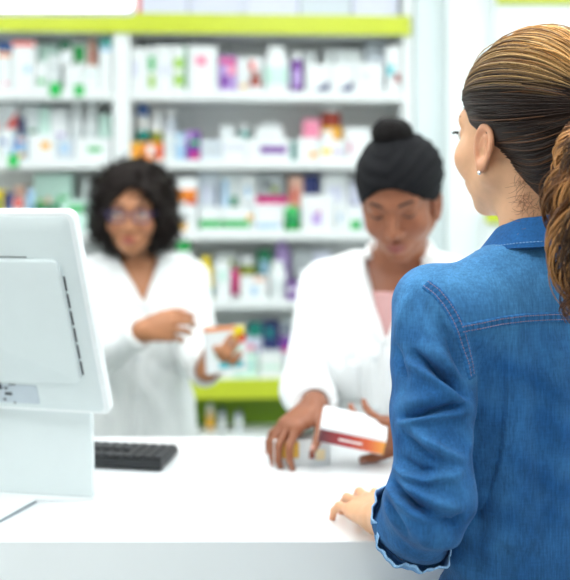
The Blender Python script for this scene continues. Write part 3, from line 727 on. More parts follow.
def nails(hd, s, parent, m):
    for pts, rr in hd['tips']:
        a, b = pts[-2], pts[-1]; ax = nrm(b - a); up = nrm(hd['n'] - (hd['n'] @ ax) * ax); sd = np.cross(ax, up); r = rr[-1] * s
        M = MB(); rings = []
        for i in range(5):
            tt = -.7 + i * .40; w = r * (.85, .95, .95, .85, .5)[i]
            rings.append([b + ax * tt * r * 1.1 + sd * w * math.sin(q) * .9 + up * (r * 1.06 * math.cos(q * .9)) for q in np.linspace(-.9, .9, 7)] + [b + ax * tt * r * 1.1 + sd * w * math.sin(q) * .85 + up * (r * .9 * math.cos(q)) for q in np.linspace(.9, -.9, 7)])
        M.loft(rings); M.build('fingernail', m, parent, smooth=True, wloc=True)
def torso_field(fr, w=1., dpt=1.):
    lr = lambda g: (lambda p: g(np.stack([np.abs(p[:, 0]), p[:, 1], p[:, 2]], 1)))
    sc = lambda f: f
    ch = ell((0, .012, -.17), (.150 * w, .100 * dpt, .165)); bust = lr(ell((.068, .070 * dpt, -.185), (.058, .052, .058)))
    wa = ell((0, .008, -.36), (.132 * w, .090 * dpt, .17)); hp = ell((0, -.004, -.53), (.165 * w, .108 * dpt, .15))
    tr = lr(cone((.015, -.008, -.012 ), (.148 * w, -.002, -.066), .046, .046))
    return loc(fr, U(.045, ch, wa, hp, tr, bust))
def limb(a, b, c, r): return U(.015, cone(a, b, r[0], r[1]), cone(b, c, r[2], r[3]))
def tube_mesh(strands, rad, ns=4, taper=True):
    """strands (N,M,3) -> tubes; rad (N,) """
    S_ = np.asarray(strands); N, M_, _ = S_.shape
    T = np.gradient(S_, axis=1); T /= np.linalg.norm(T, axis=2, keepdims=True) + 1e-12
    ref = np.array([.31, .22, .92]); A = np.cross(T, ref); A /= np.linalg.norm(A, axis=2, keepdims=True) + 1e-9; Bn = np.cross(A, T)
    prof = np.ones(M_) if not taper else np.sin(np.clip(np.linspace(.25, PI - .12, M_), 0, PI)) ** .5
    a = np.arange(ns) * 2 * PI / ns
    r = np.asarray(rad)[:, None, None, None] * prof[None, :, None, None]
    Vv = S_[:, :, None, :] + r * (A[:, :, None, :] * np.cos(a)[None, None, :, None] + Bn[:, :, None, :] * np.sin(a)[None, None, :, None])
    idx = np.arange(N * M_ * ns).reshape(N, M_, ns)
    q = np.stack([idx[:, :-1], np.roll(idx, -1, 2)[:, :-1], np.roll(idx, -1, 2)[:, 1:], idx[:, 1:]], -1).reshape(-1, 4)
    return Vv.reshape(-1, 3), q
def bbox_of(*pts, pad=.03):
    a = np.array(pts); return a.min(0) - pad, a.max(0) + pad
def person_root(name_loc, label):
    r = empty('person', name_loc); tag(r, label, 'person'); return r
def legs(fr, root, cloth, shoe_m):
    o = fr.o.copy(); o[:2] = fr.W(0, 0, -.56)[:2]; F2 = Fr((o[0], o[1], 0), math.degrees(math.atan2(-fr.R[0, 1], fr.R[1, 1])))
    hz = o[2] - .56
    tf = loc(F2, U(.03, cone((.075, 0, hz), (.085, .01, .46), .085, .062), cone((.085, .01, .46), (.09, -.01, .10), .060, .052), cone((-.075, 0, hz), (-.085, .01, .46), .085, .062),
        cone((-.085, .01, .46), (-.09, -.01, .10), .060, .052), ell((0, 0, hz + .03), (.160, .105, .13))))
    v, f = surfnet(tf, (o[0] - .32, o[1] - .32, .03), (o[0] + .32, o[1] + .32, hz + .2), .009)
    mesh_obj('trousers', v, f, cloth, root, True)
    for sgn in (-1, 1):
        sf = loc(F2, INT(.002, U(.02, ell((sgn * .09, .055, .035), (.045, .125, .045)), ell((sgn * .09, -.03, .05), (.038, .06, .06))), plane((0, 0, -1), -.001)))
        v, f = surfnet(sf, (o[0] - .35, o[1] - .35, -.02), (o[0] + .35, o[1] + .35, .14), .007)
        mesh_obj('shoe', v, f, shoe_m, root, True)
def lapel(coat0, fr, pin, pout, root, m, n=14, k=8, th=.0035, y0=.30, y1=-.1):
    """strip between two curves given in the frame's (x, z), laid on the coat's front"""
    def samp(c, t):
        c = np.array(c, float); s_ = np.r_[0, np.cumsum(np.linalg.norm(np.diff(c, axis=0), axis=1))]; s_ /= s_[-1]
        return np.array([np.interp(t, s_, c[:, 0]), np.interp(t, s_, c[:, 1])])
    G = []
    for i in range(n + 1):
        a, b = samp(pin, i / n), samp(pout, i / n); row = []
        for j in range(k + 1):
            x, z = a + (b - a) * j / k; p = march(coat0, fr.W(x, y0, z), -fr.R[:, 1], 0, y0 - y1)
            if p is None: p = fr.W(x, .03, z)
            row.append((p, j))
        G.append(row)
    nv = fr.R[:, 1]; top = [p + nv * (th * (1.0 if 0 < j < k else .55) + .001) for r in G for p, j in r]; bot = [p - nv * .004 for r in G for p, j in r]
    N = (n + 1) * (k + 1); f = []
    id_ = lambda i, j: i * (k + 1) + j
    for i in range(n):
        for j in range(k):
            q = [id_(i, j), id_(i, j + 1), id_(i + 1, j + 1), id_(i + 1, j)]; f.append(q); f.append([a + N for a in q[::-1]])
    edge = [id_(0, j) for j in range(k + 1)] + [id_(i, k) for i in range(1, n + 1)] + [id_(n, j) for j in range(k - 1, -1, -1)] + [id_(i, 0) for i in range(n - 1, 0, -1)]
    for a, b in zip(edge, edge[1:] + edge[:1]): f.append([b, a, a + N, b + N])
    return mesh_obj('lapel', np.array(top + bot), f, m, root, True)
def collar(ctr, fr, root, m, rt, rb, zt, zb, a0, a1, drop=.03, n=48, th=.003, name='collar', rise=0.):
    """folded collar around the neck; angles measured from the back (0) towards the front (pi)"""
    rings = []
    for i in range(n + 1):
        a = a0 + (a1 - a0) * i / n; fz = (1 - math.cos(a)) / 2
        dx, dy = math.sin(a), -math.cos(a)
        pr = [(rt - th * 1.5, zb * .5), (rt - th, zt - .004), (rt, zt), (rt + th, zt - .002), (rb, zb), (rb - th * .8, zb - .001), (rt + .006, zt - .012)]
        rings.append([ctr + fr.R[:, 0] * dx * r_ * 1.06 + fr.R[:, 1] * dy * r_ * 1. + V3(0, 0, z_ - drop * fz ** 1.5 + rise * math.sin(a * 9) * .0006) for r_, z_ in pr])
    return MB().loft(rings).build(name, m, root, smooth=False, wloc=True, auto=True)
LASH = mat('lash_dark', '#1a1413', .6); EYEW = mat('eye_white', '#e9e6e2', .2); IRIS = mat('iris_brown', '#3a2418', .2)
NAIL = mat('nail_pale', '#e3b6a4', .3); NAILD = mat('nail_brown', '#c48e7c', .3)
def arc_tube(fr, s, pts, r, name, m, root):
    return MB().tube([fr.W(*(np.array(p) * s)) for p in pts], r, 6).build(name, m, root, smooth=True, wloc=True)

# ------------------------------------------------------------------ customer in the denim shirt
def customer():
    root = person_root((.335, 1.17, 0), 'woman with blonde-brown ponytail in a blue denim shirt, seen from behind')
    hd = Fr((.316, 1.195, 1.626), 31, -1); hs = .97
    bd = Fr((.335, 1.165, 1.462), 25)
    B = bd.o
    shL = P(433, 303, 1.105); elL = V3(.169, 1.040, 1.188); wrL = V3(.133, 1.268, 1.088)
    shR = bd.W(.158, 0, -.07); elR = bd.W(.20, .02, -.32); wrR = bd.W(.10, .215, -.375)
    EARF[0] = .06
    headf, cran = head_field(hd, hs, 1.05)
    neck = cone(hd.W(0, -.022, -.060), B + V3(0, 0, -.03), .050, .051)
    tor = torso_field(bd, .96, .88)
    hL, hdL = hand_field(wrL, V3(-.026, .118, -.004), V3(-.10, -.0, 1), 1, ((.02, .55, .45), (.04, .60, .45), (.04, .65, .45), (.04, .60, .45)), spread=(.12, -.04, -.20, -.36), s=.89, thumb=(.5, .8, -.3))
    hR, hdR = hand_field(wrR, bd.R[:, 1] * .9 - bd.R[:, 0] * .6, V3(0, 0, 1), -1, ((.2, .5, .4),) * 4, s=.93)
    armL = U(.015, cone(shL, elL, .024, .020), cone(elL, V3(.162, 1.13, 1.128), .020, .024), cone(V3(.162, 1.13, 1.128), wrL, .025, .0235)); armR = limb(shR, elR, wrR, (.036, .030, .031, .0235))
    body = U(.018, U(.022, headf, neck), tor); body = U(.02, body, armL, armR); body = U(.010, body, hL, hR)
    pts = [hd.o, B, shL, elL, wrL, shR, elR, wrR]
    lo = np.min(pts, 0) - .16; hi = np.max(pts, 0) + .16; lo[2] = B[2] - .72; hi[2] = hd.o[2] + .14; hi[1] = max(hi[1], 1.5)
    SK = mat('skin_light', '#e5b193', .48, .05, 60, attr=True, bump=.12, bscale=900, sss=.12)
    v, f = surfnet(body, lo, hi, .0026)
    col = head_color(hd, hs, v, lin('#dfa981'), lin('#c4766a'), lin('#d8906f'))
    # redder fingertips and knuckles
    for p_, r_ in hdL['tips']:
        for q, w in ((p_[-1], .013), (p_[0], .011)):
            t = (np.exp(-(((v - q) ** 2).sum(1)) / w ** 2) * .45)[:, None]; col = col * (1 - t) + np.array(lin('#d98468')) * t
    mesh_obj('body', v, f, SK, root, True, col)
    nails(hdL, .89, root, NAIL)
    for sg in (1, -1):      # eyes, lashes, brows
        MB().lathe([(.0008, -.0118), (.006, -.0102), (.0105, -.005), (.0118, 0), (.0105, .005), (.006, .0102), (.0008, .0118)], 16).build('tmp', EYEW)
        o = bpy.data.objects['tmp']; o.name = 'eye'; o.parent = root; o.location = tuple(hd.W(sg * .032, .0745, -.001) - np.array(root.location))
        L_ = MB()
        for q in np.linspace(0, 1, 16):
            a = V3(sg * (.020 + .026 * q), .0865 - .010 * q ** 2, .001 + .003 * math.sin(PI * q)); b = a + V3(sg * (.001 + .003 * q), .005, -.001); c_ = b + V3(sg * .001, .002, .0015)
            L_.tube([hd.W(a), hd.W(b), hd.W(c_)], [.0007, .0005, .0002], 4)
        L_.tube([hd.W(sg * (.019 + .028 * q), .0872 - .011 * q ** 2, .000 + .003 * math.sin(PI * q)) for q in np.linspace(0, 1, 8)], .0010, 5)
        L_.build('eyelashes', LASH, root, wloc=True)
        arc_tube(hd, hs, [(sg * (.014 + .040 * q), .0885 - .022 * q ** 2, .019 + .007 * math.sin(PI * q * .8)) for q in np.linspace(0, 1, 8)], [.0016, .0024, .0026, .0026, .0024, .002, .0016, .0008], 'eyebrow', mat('brow_brown', '#4a3325', .7), root)
    # earring
    er = hd.W(-.0790, -.0055, -.0500); MB().lathe([(.0003, -.0028), (.0022, -.002), (.003, 0), (.0022, .002), (.0003, .0028)], 12).build('earring', mat('earring_metal', '#e6e8ea', .15, 0, metal=1.), root, smooth=True).location = tuple(er + hd.R[:, 1] * -.0 + V3(-.003, -.004, -.004) - np.array(root.location))
    # ---------------- shirt
    cc = V3(.163, 1.135, 1.128); fa = nrm(cc - elL)
    slL = U(.02, cone(shL + V3(.003, 0, -.004), elL + V3(-.001, .004, .0), .053, .0465), cone(elL + V3(-.001, .004, .0), cc, .0465, .050))
    slR = U(.02, cone(shR, elR, .058, .054), cone(elR, elR + nrm(wrR - elR) * .12, .054, .05))
    capL = plane(fa, fa @ cc); 
    torS = loc(bd, lambda p: torso_field(Fr((0, 0, 0), 0), .96, .88)(p) - .011)
    hem = loc(bd, ell((0, -.012, -.60), (.182, .108, .20)))
    torS = U(.05, torS, hem); torS = INT(.004, torS, plane((0, 0, -1), -(B[2] - .64)))
    nk = plane((0, 0, 1), B[2] + .022); torS = INT(.006, torS, nk)
    sL = INT(.003, slL, capL); hollow = cone(elL + fa * .085, cc + fa * .05, .038, .045)
    sL = SUB(.003, sL, hollow)
    wr_n = lambda p: .0012 * vnoise(p, 70, 3) + .0022 * vnoise(p * np.array([1, 1, .35]), 38, 5) + .0030 * np.sin(p[:, 2] * 95 + p[:, 0] * 55 + 2 * np.sin(p[:, 2] * 23)) * np.clip((1.36 - p[:, 2]) / .1, 0, 1) * np.clip((.245 - p[:, 0]) / .03, 0, 1)
    shirt0 = lambda p: smin(smin(torS(p), sL(p), .003 + .012 * np.clip((p[:, 2] - 1.33) / .06, 0, 1)), slR(p), .012)
    shirt = lambda p: shirt0(p) - wr_n(p)
    lo2 = np.min([shL, elL, shR, elR, B], 0) - .17; hi2 = np.max([shL, elL, shR, elR, B], 0) + .17; lo2[2] = B[2] - .66; hi2[2] = B[2] + .05
    v, f = surfnet(shirt, lo2, hi2, .0024)
    n = grad(shirt, v); n /= np.linalg.norm(n, axis=1, keepdims=True) + 1e-9
    px = CX + v[:, 0] * F / v[:, 1]; py = HY + (CH - v[:, 2]) * F / v[:, 1]; pp = np.stack([px, py], 1)
    view = v - V3(0, 0, CH); view /= np.linalg.norm(view, axis=1, keepdims=True); facing = np.clip(-(n * view).sum(1) * 2.2, 0, 1)
    disp = np.zeros(len(v))
    arm_only = ((((v - shL) ** 2).sum(1) < .5 ** 2)) * (cone(shL, elL, .0, .0)(v) < .085)
    def fold(poly, w, amp, arm=True):
        d, t, L = seg_dist2(pp, poly); e = np.sin(np.clip(t * PI * .9 + .18, 0, PI)) ** .6; amp = amp * (2.6 if amp < 0 else 2.3); w = w * (.85 if amp < 0 else 1)
        g = np.exp(-np.abs(d / w) ** (1.4 if amp < 0 else 2)) * e * facing * amp
        return g * (arm_only if arm else 1)
    for poly, w, a in (                                         # grooves negative, ridges positive
        ([(414, 353), (428, 364), (450, 382), (464, 396)], 4.2, -.0085), ([(408, 362), (432, 378), (462, 402), (469, 408)], 5, .0045),
        ([(424, 345), (445, 362), (462, 382)], 6, .003), ([(440, 318), (452, 345), (462, 375)], 5, -.004), ([(430, 330), (442, 355), (452, 372)], 6, .0025),
        ([(403, 417), (425, 413), (445, 409), (462, 404)], 3.6, -.0065), ([(401, 423), (424, 420), (446, 414), (464, 412)], 4, .0048), ([(402, 405), (425, 400), (448, 396)], 8, .0035),
        ([(412, 428), (425, 440), (445, 453), (462, 460)], 5, .0045), ([(405, 436), (420, 449), (440, 462)], 5, -.0035), ([(466, 425), (470, 440), (468, 455)], 7, .003),
        ([(395, 466), (407, 476), (424, 480), (441, 479)], 4, .0042), ([(402, 458), (420, 470), (438, 470)], 4, -.003), ([(437, 474), (452, 477), (462, 470)], 6, .003),
        ([(393, 482), (404, 495), (416, 505), (428, 512)], 3.6, -.0085), ([(389, 487), (400, 502), (414, 514), (428, 521)], 4.5, .0045), ([(402, 486), (418, 494), (440, 504), (458, 508)], 6, .005),
        ([(386, 500), (393, 515), (400, 528), (408, 540)], 4, -.0045), ([(440, 520), (455, 524), (463, 515)], 5, -.004), ([(382, 498), (388, 512), (396, 530)], 4.5, .0035),
        ([(396, 345), (400, 362), (406, 380)], 4, -.003), ([(404, 300), (401, 320), (398, 345)], 6, .002), ([(420, 530), (426, 545), (440, 552)], 6, .002)):
        disp += fold(poly, w, a)
    for poly, w, a in (([(480, 350), (484, 420), (476, 500), (482, 560)], 12, -.006), ([(492, 340), (500, 420), (496, 520)], 12, .004), ([(540, 335), (536, 420), (545, 540)], 14, -.003),
        ([(515, 345), (518, 430), (512, 560)], 14, .003), ([(560, 345), (562, 440), (566, 560)], 12, .003), ([(470, 560), (500, 540), (540, 545)], 10, .003), ([(477, 345), (479, 400), (480, 470)], 6, -.008)):
        disp += fold(poly, w, a * .55, False) * (1 - arm_only)
    v0 = v.copy(); v = v + n * disp[:, None]
    # denim colour: worn lighter along seams, painted light on the shoulder tops, painted shade low on the back
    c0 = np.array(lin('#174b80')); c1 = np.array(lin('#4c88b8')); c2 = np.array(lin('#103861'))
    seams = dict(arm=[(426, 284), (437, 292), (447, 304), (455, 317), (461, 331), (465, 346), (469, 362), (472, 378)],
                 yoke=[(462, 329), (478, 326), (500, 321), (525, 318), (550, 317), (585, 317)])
    wear_and_light = .38 * (.5 + .5 * vnoise(v, 24, 11)) + .20 * vnoise(v, 90, 13)
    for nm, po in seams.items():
        d, t, L = seg_dist2(pp, po); wear_and_light += .45 * np.exp(-(d / 7) ** 2) * (.6 + .4 * np.sin(t * L * 1.3)) * (v[:, 1] < 1.25)
    wear_and_light += .55 * np.clip((B[2] - .12 - v[:, 2]) / -.10, 0, 1) + 12 * np.clip(disp, 0, .006)
    back_shade = np.clip((B[2] - .16 - v[:, 2]) / .3, 0, 1) * .45 * (1 - arm_only)
    w_ = np.clip(wear_and_light, 0, 1)[:, None]; col = c0 * (1 - w_) + c1 * w_; back_shade = back_shade[:, None]; col = col * (1 - back_shade) + c2 * back_shade
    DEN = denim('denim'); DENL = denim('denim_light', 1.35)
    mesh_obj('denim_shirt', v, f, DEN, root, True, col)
    # seams: raised double-stitched bands lying on the shirt
    TH1 = mat('thread_rust', '#8e7f93', .7); TH2 = mat('thread_light', '#86aed6', .7)
    surf = {}
    def on(px_, py_):
        p = pix_march(shirt0, px_, py_, .85, 1.6)
        if p is None: return None
        g = grad(shirt0, p[None])[0]; return p, g / np.linalg.norm(g)
    def res(poly, nn):
        poly = np.array(poly, float); s_ = np.r_[0, np.cumsum(np.linalg.norm(np.diff(poly, axis=0), axis=1))]; t = np.linspace(0, s_[-1], nn)
        return np.stack([np.interp(t, s_, poly[:, 0]), np.interp(t, s_, poly[:, 1])], 1)
    for nm, po, wid in (('shoulder_seam', seams['arm'], .0066), ('yoke_seam', seams['yoke'], .0056)):
        hits = [h for h in (on(*q) for q in res(po, 70)) if h is not None]
        pts = np.array([h[0] for h in hits]); ns_ = np.array([h[1] for h in hits])
        for _ in range(3): pts[1:-1] = (pts[:-2] + pts[1:-1] * 2 + pts[2:]) / 4
        nn_ = np.cross(np.gradient(pts, axis=0), ns_); nn_ /= np.linalg.norm(nn_, axis=1, keepdims=True)
        lift = np.array([wr_n(p[None])[0] for p in pts])
        pts = pts + ns_ * lift[:, None]
        rg = []
        for i in range(len(pts)):
            pk = .0005 * math.sin(i * 1.9)
            rg.append([pts[i] + nn_[i] * (wid * u) + ns_[i] * (h_ + pk) for u, h_ in ((-1.1, -.002), (-1, .0012), (-.8, .0024), (-.55, .0017), (0, .0026), (.55, .0017), (.8, .0024), (1, .0012), (1.1, -.002))])
        sm = mesh_obj(nm, np.array([p for r in rg for p in r]), [(i * 9 + j, i * 9 + j + 1, (i + 1) * 9 + j + 1, (i + 1) * 9 + j) for i in range(len(rg) - 1) for j in range(8)], DENL, root, True,
                 np.array([np.array(lin('#265785')) * (1 + .22 * math.sin(i * 1.9) + (.22 if j in (1, 2, 6, 7) else -.05)) for i in range(len(rg)) for j in range(9)]))
        for sg in (-.55, .55):
            M = MB(); cum = np.r_[0, np.cumsum(np.linalg.norm(np.diff(pts, axis=0), axis=1))]; L = cum[-1]; s_ = 0
            while s_ < L - .003:
                e = []
                for q in (s_, s_ + .0012, s_ + .0024):
                    e.append(np.array([np.interp(q, cum, (pts + nn_ * wid * sg + ns_ * .0022)[:, k]) for k in range(3)]))
                M.tube(e, [.0004, .0006, .0004], 4); s_ += .0034
            M.build('stitching', TH1, root, wloc=True)
    # collar
    nc = V3(.333, 1.168, B[2])
    co = collar(nc, Fr((0, 0, 0), 30), root, DENL, .0560, .0850, .058, .022, -2.75, 2.75, .032, 72, rise=1.)
    setcol(co, lin('#1b4c7c'))
    M = MB()
    for i in range(110):
        a = -2.7 + 5.4 * i / 110; fr_ = Fr((0, 0, 0), 30)
        pt = lambda a_: nc + fr_.R[:, 0] * math.sin(a_) * .0825 * 1.06 - fr_.R[:, 1] * math.cos(a_) * .0825 + V3(0, 0, .0275 - .030 * ((1 - math.cos(a_)) / 2) ** 1.5)
        u = nrm(pt(a) - nc) * .0008
        M.tube([pt(a) + u, pt(a + .015) + u, pt(a + .03) + u], [.0004, .0006, .0004], 4)
    M.build('stitching', TH2, root, wloc=True)
    # rolled cuff
    e1 = nrm(np.cross(fa, V3(0, 0, 1))); e2 = np.cross(e1, fa); rg = []; cl = []
    NA = 96
    for i in range(NA):
        a = 2 * PI * i / NA; w = .0016 * math.sin(5 * a + 1) + .0012 * math.sin(11 * a) + .0008 * math.sin(23 * a); u = e1 * math.cos(a) * 1.0 + e2 * math.sin(a) * 1.04
        back = -.020 + .003 * math.sin(7 * a) + .0022 * math.sin(17 * a + 2)
        pr = [(.0450, -.004), (.0460, .010), (.0485, .0145), (.0515 + w, .0135), (.0540 + w, .004), (.0550 + w * 1.6, -.008), (.0558 + w * 2, back), (.0538 + w * 2, back - .0008), (.0528 + w, -.006), (.0512, .004), (.0495, .006), (.0475, .000)]
        rg.append([cc + u * r_ + fa * (z_ + .001) for r_, z_ in pr]); cl += [.2, .2, .5, .5, .35, .4, 1, 1, .2, .1, .1, .1]
    rg.append(rg[0]); cl += cl[:12]
    co = MB().loft(rg, cap=False).build('rolled_cuff', DENL, root, smooth=True, wloc=True)
    cl = np.array(cl)[:, None]; cc_ = np.array(lin('#2a5f93')) * (1 - cl) + np.array(lin('#86abcc')) * cl; setcol(co, cc_)
    # front placket strip and buttons are hidden; the hem closes the shirt
    legs(bd, root, mat('dark_trousers', '#2b3442', .8, .08, 60), mat('brown_leather', '#5a3d2b', .45))
    # ---------------- hair
    cr = .0 ; cen = hd.W(0, -.016, .034)
    R_ = hd.R
    co0 = V3(0, -.018, .035); ax0 = nrm(V3(.006, -.118, .028) - co0); e10 = nrm(np.cross(ax0, V3(0, 0, 1))); e20 = np.cross(e10, ax0)
    def ridges(q):
        d_ = q - co0; al = d_ @ ax0; a_ = d_ @ e10; b_ = d_ @ e20; r_ = np.sqrt(a_ ** 2 + b_ ** 2) + .004; u = np.stack([a_ / r_, b_ / r_, al * 3.], 1)
        return (.0022 * vnoise(u, 9, 31) + .0013 * vnoise(u, 26, 32)) * np.clip(r_ / .04, 0, 1)
    hair0 = lambda q: smin(smin(ell((0, -.018, .033), (.082, .104, .093))(q), ell((0, -.032, .072), (.062, .070, .049))(q), .03), ell((0, -.070, -.035), (.056, .045, .060))(q), .03) - ridges(q)
    def cut(q): # signed: >0 on the face side of the hairline
        x = np.abs(q[:, 0]); y, z = q[:, 1], q[:, 2]
        zz = np.array([-.14, -.10, -.075, -.05, -.03, -.012, .010, .030, .055, .085, .12]); yy = np.array([-.058, -.046, -.038, -.033, -.024, -.008, .026, .044, .066, .082, .09])
        lim = np.interp(z, zz, yy); lim = lim + np.where(z > .03, (1 - (x / .07) ** 2).clip(-1, 1) * .006, 0)
        return (y - lim) * .75
    hairf = loc(hd, lambda q: -smin(-hair0(q), -cut(q), .006) - .0012 * vnoise(q * np.array([1, .4, 1]), 160, 9))
    # keep the ear clear
    earc = hd.W(-.083, -.001, -.020)
    hairf2 = SUB(.004, hairf, loc(hd, lambda p: ell((.088, .000, -.026), (.020, .0175, .031))(np.stack([np.abs(p[:, 0]), p[:, 1], p[:, 2]], 1))))
    hlo = hd.o - .17; hhi = hd.o + .17
    v, f = surfnet(hairf2, hlo, hhi, .003)
    q = hd.L(v)
    HAIR = mat('hair', '#3a2416', .42, .08, 200, attr=True, spec=.35, bump=.3, bscale=500)
    dark = np.array(lin('#2a1a12')); mid = np.array(lin('#6d4526')); blo = np.array(lin('#d59c57')); blo2 = np.array(lin('#f2c886'))
    def haircol(qs, r_):
        h_ = qs[:, 2]; t = np.clip((h_ - .052 - .018 * (qs[:, 1] < -.05)) / .035 + .55 * (r_ - .5), 0, 1)[:, None]
        b = blo * (1 - r_[:, None]) + blo2 * r_[:, None]
        return dark * (1 - t) + (mid * .22 + b * .78) * t
    col = haircol(q, np.full(len(q), .35)) * .75
    cap = mesh_obj('hair', v, f, HAIR, root, True, col)
    root_l = V3(.006, -.118, .028)                     # ponytail tie, local
    co_ = V3(0, -.018, .035)
    # strands over the scalp
    N = 2600; st = []; cols = []; rads = []
    r1 = np.random.default_rng(4); tries = 0
    rd = nrm(root_l - co_)
    while len(st) < N and tries < 40000:
        tries += 1
        d = nrm(r1.normal(size=3))
        if d @ rd > .80: continue
        # surface point along d
        ss = np.linspace(.04, .15, 60); pts = co_ + d * ss[:, None]; dv = hair0(pts); k = np.argmax(dv > 0); p = pts[k]
        cv = cut(p[None])[0]
        if cv > -.001: continue
        if len(st) > 1500 and cv < -.012: continue          # more at the hairline
        if abs(p[0]) > .06 and -.052 < p[2] < .008 and -.022 < p[1] < .02: continue
        M_ = 18; tt = np.linspace(0, 1, M_); om = math.acos(np.clip(d @ rd, -1, 1)); row = []
        sag = r1.normal() * .02
        for t in tt:
            te = t ** .9
            dd = (math.sin((1 - te) * om) * d + math.sin(te * om) * rd) / math.sin(om)
            dd = nrm(dd + V3(0, 0, 1) * (sag + .03) * math.sin(PI * t)); row.append(dd)
        row = np.array(row); rr = np.full(M_, .09)
        for _ in range(7): rr = rr - hair0(co_ + row * rr[:, None])
        lift = (.0006 + .0022 * r1.random() + (.007 * r1.random() if r1.random() < .12 else 0)) * np.sin(PI * np.clip(tt * 1.05 + .04, 0, 1))
        pts = co_ + row * (rr + lift)[:, None]
        pts[-1] = pts[-2] * .4 + root_l * .6
        if pts[:, 0].min() < -.05:
            near = ((np.abs(pts[:, 0]) > .06) & (pts[:, 2] < .010) & (pts[:, 2] > -.05) & (pts[:, 1] > -.018) & (pts[:, 1] < .02)).any()
            if near: continue
        st.append(hd.W(pts)); a = r1.random(); cols.append((p, a)); rads.append(.00055 + .0006 * r1.random())
    pq = np.array([c[0] for c in cols]); ra = np.array([c[1] for c in cols])
    cs = haircol(pq, ra); hl = r1.random(len(st)) < .12; cs[hl] = cs[hl] * .4 + (mid * 1.0) * .6
    cs *= (.5 + 1.0 * r1.random(len(st)) ** 1.1)[:, None]
    v, f = tube_mesh(np.array(st), rads, 4); mesh_obj('hair_strands', v, f, HAIR, root, True, np.repeat(cs, 18 * 4, 0))
    # fine stray hairs at the nape and temple
    st = []; cs = []
    for i in range(330):
        sgn = -1 if r1.random() < .8 else 1
        p = V3(sgn * r1.uniform(.006, .058), 0, r1.uniform(-.128, -.052)); p[1] = -.046 + .20 * (p[2] + .05) - .1 * abs(p[0]) * 0 + (.058 - abs(p[0])) * -.25
        pts = []; c_ = p.copy(); dr = nrm(V3(sgn * r1.uniform(0, .8), r1.uniform(-.3, .7), r1.uniform(-1, .1)))
        cu = r1.normal(size=3) * .28
        for k in range(10):
            pts.append(c_.copy()); c_ = c_ + dr * .0022; dr = nrm(dr + cu * .35 + r1.normal(size=3) * .1)
        st.append(hd.W(np.array(pts))); cs.append(np.array(lin('#8f5f3e')) * r1.uniform(.6, 1.5))
    v, f = tube_mesh(np.array(st), np.full(len(st), .00024), 3); mesh_obj('nape_hair', v, f, HAIR, root, True, np.repeat(np.array(cs), 30, 0))
    # hair tie and ponytail
    tie = hd.W(root_l); tdir = nrm(hd.W(root_l + rd) - tie)
    MB().loft([[tie + tdir * (.006 * math.sin(b) + .002) + (e_ * (.017 + .006 * math.cos(b))) for b in np.linspace(0, 2 * PI, 9)[:-1]] for e_ in
        [nrm(np.cross(tdir, V3(0, 0, 1))) * math.cos(a) + nrm(np.cross(np.cross(tdir, V3(0, 0, 1)), tdir)) * math.sin(a) for a in np.linspace(0, 2 * PI, 25)]], cap=False).build('hair_tie', mat('hair_tie', '#241812', .7), root, smooth=True, wloc=True)
    st = []; cs = []; rads = []
    path = np.array([tie, P(596, 118, 1.06), P(596, 132, 1.02), P(593, 158, 1.00), P(589, 190, .985), P(590, 225, .98), P(594, 262, .985), P(598, 305, 1.0), P(605, 340, 1.0)])
    M_ = 46; tt = np.linspace(0, 1, M_); pp_ = np.linspace(0, 1, len(path))
    base = np.stack([np.interp(tt, pp_, path[:, k]) for k in range(3)], 1)
    for _ in range(4): base[1:-1] = (base[:-2] + 2 * base[1:-1] + base[2:]) / 4
    pbl = np.array(lin('#c08a52'))
    NC = 110                                             # locks that share a wave
    for c_ in range(NC):
        a0 = r1.random() * 6.28; rr_ = math.sqrt(r1.random()); amp = r1.uniform(.007, .019); fq = r1.uniform(2.0, 3.8); ph = r1.random() * 6.28
        Lc = r1.uniform(.72, 1.); tone = r1.random()
        for k in range(15):
            a = a0 + r1.normal() * .16; r_ = np.clip(rr_ + r1.normal() * .07, 0, 1.1); te = tt * Lc
            b = np.stack([np.interp(te, tt, base[:, j]) for j in range(3)], 1)
            env = .010 + .036 * np.sin(np.clip(te * 2.1, 0, PI / 2)) - .010 * te
            off = np.stack([np.cos(a) * r_ * env, np.sin(a) * r_ * env * .9, np.zeros(M_)], 1)
            wv = amp * np.clip(te * 3.5, 0, 1)
            p2 = ph + r1.normal() * .35
            off += np.stack([wv * np.sin(te * fq * 6.28 + p2), wv * np.cos(te * fq * 6.28 + p2), .3 * wv * np.sin(te * fq * 9 + p2)], 1)
            st.append(b + off); rads.append(.0006 + .0006 * r1.random())
            cl = (dark * 1.1 if tone < .42 else mid * .9 if tone < .72 else pbl) * r1.uniform(.6, 1.4) * .75 + .25 * (mid * .6 if k % 3 else pbl)
            cs.append(cl)
    v, f = tube_mesh(np.array(st), rads, 4); mesh_obj('ponytail', v, f, HAIR, root, True, np.repeat(np.array(cs), M_ * 4, 0))
    return root
def setcol(o, c):
    me = o.data; a = me.color_attributes.new('Col', 'FLOAT_COLOR', 'POINT'); k = np.ones((len(me.vertices), 4)); k[:, :3] = c; a.data.foreach_set('color', k.ravel())
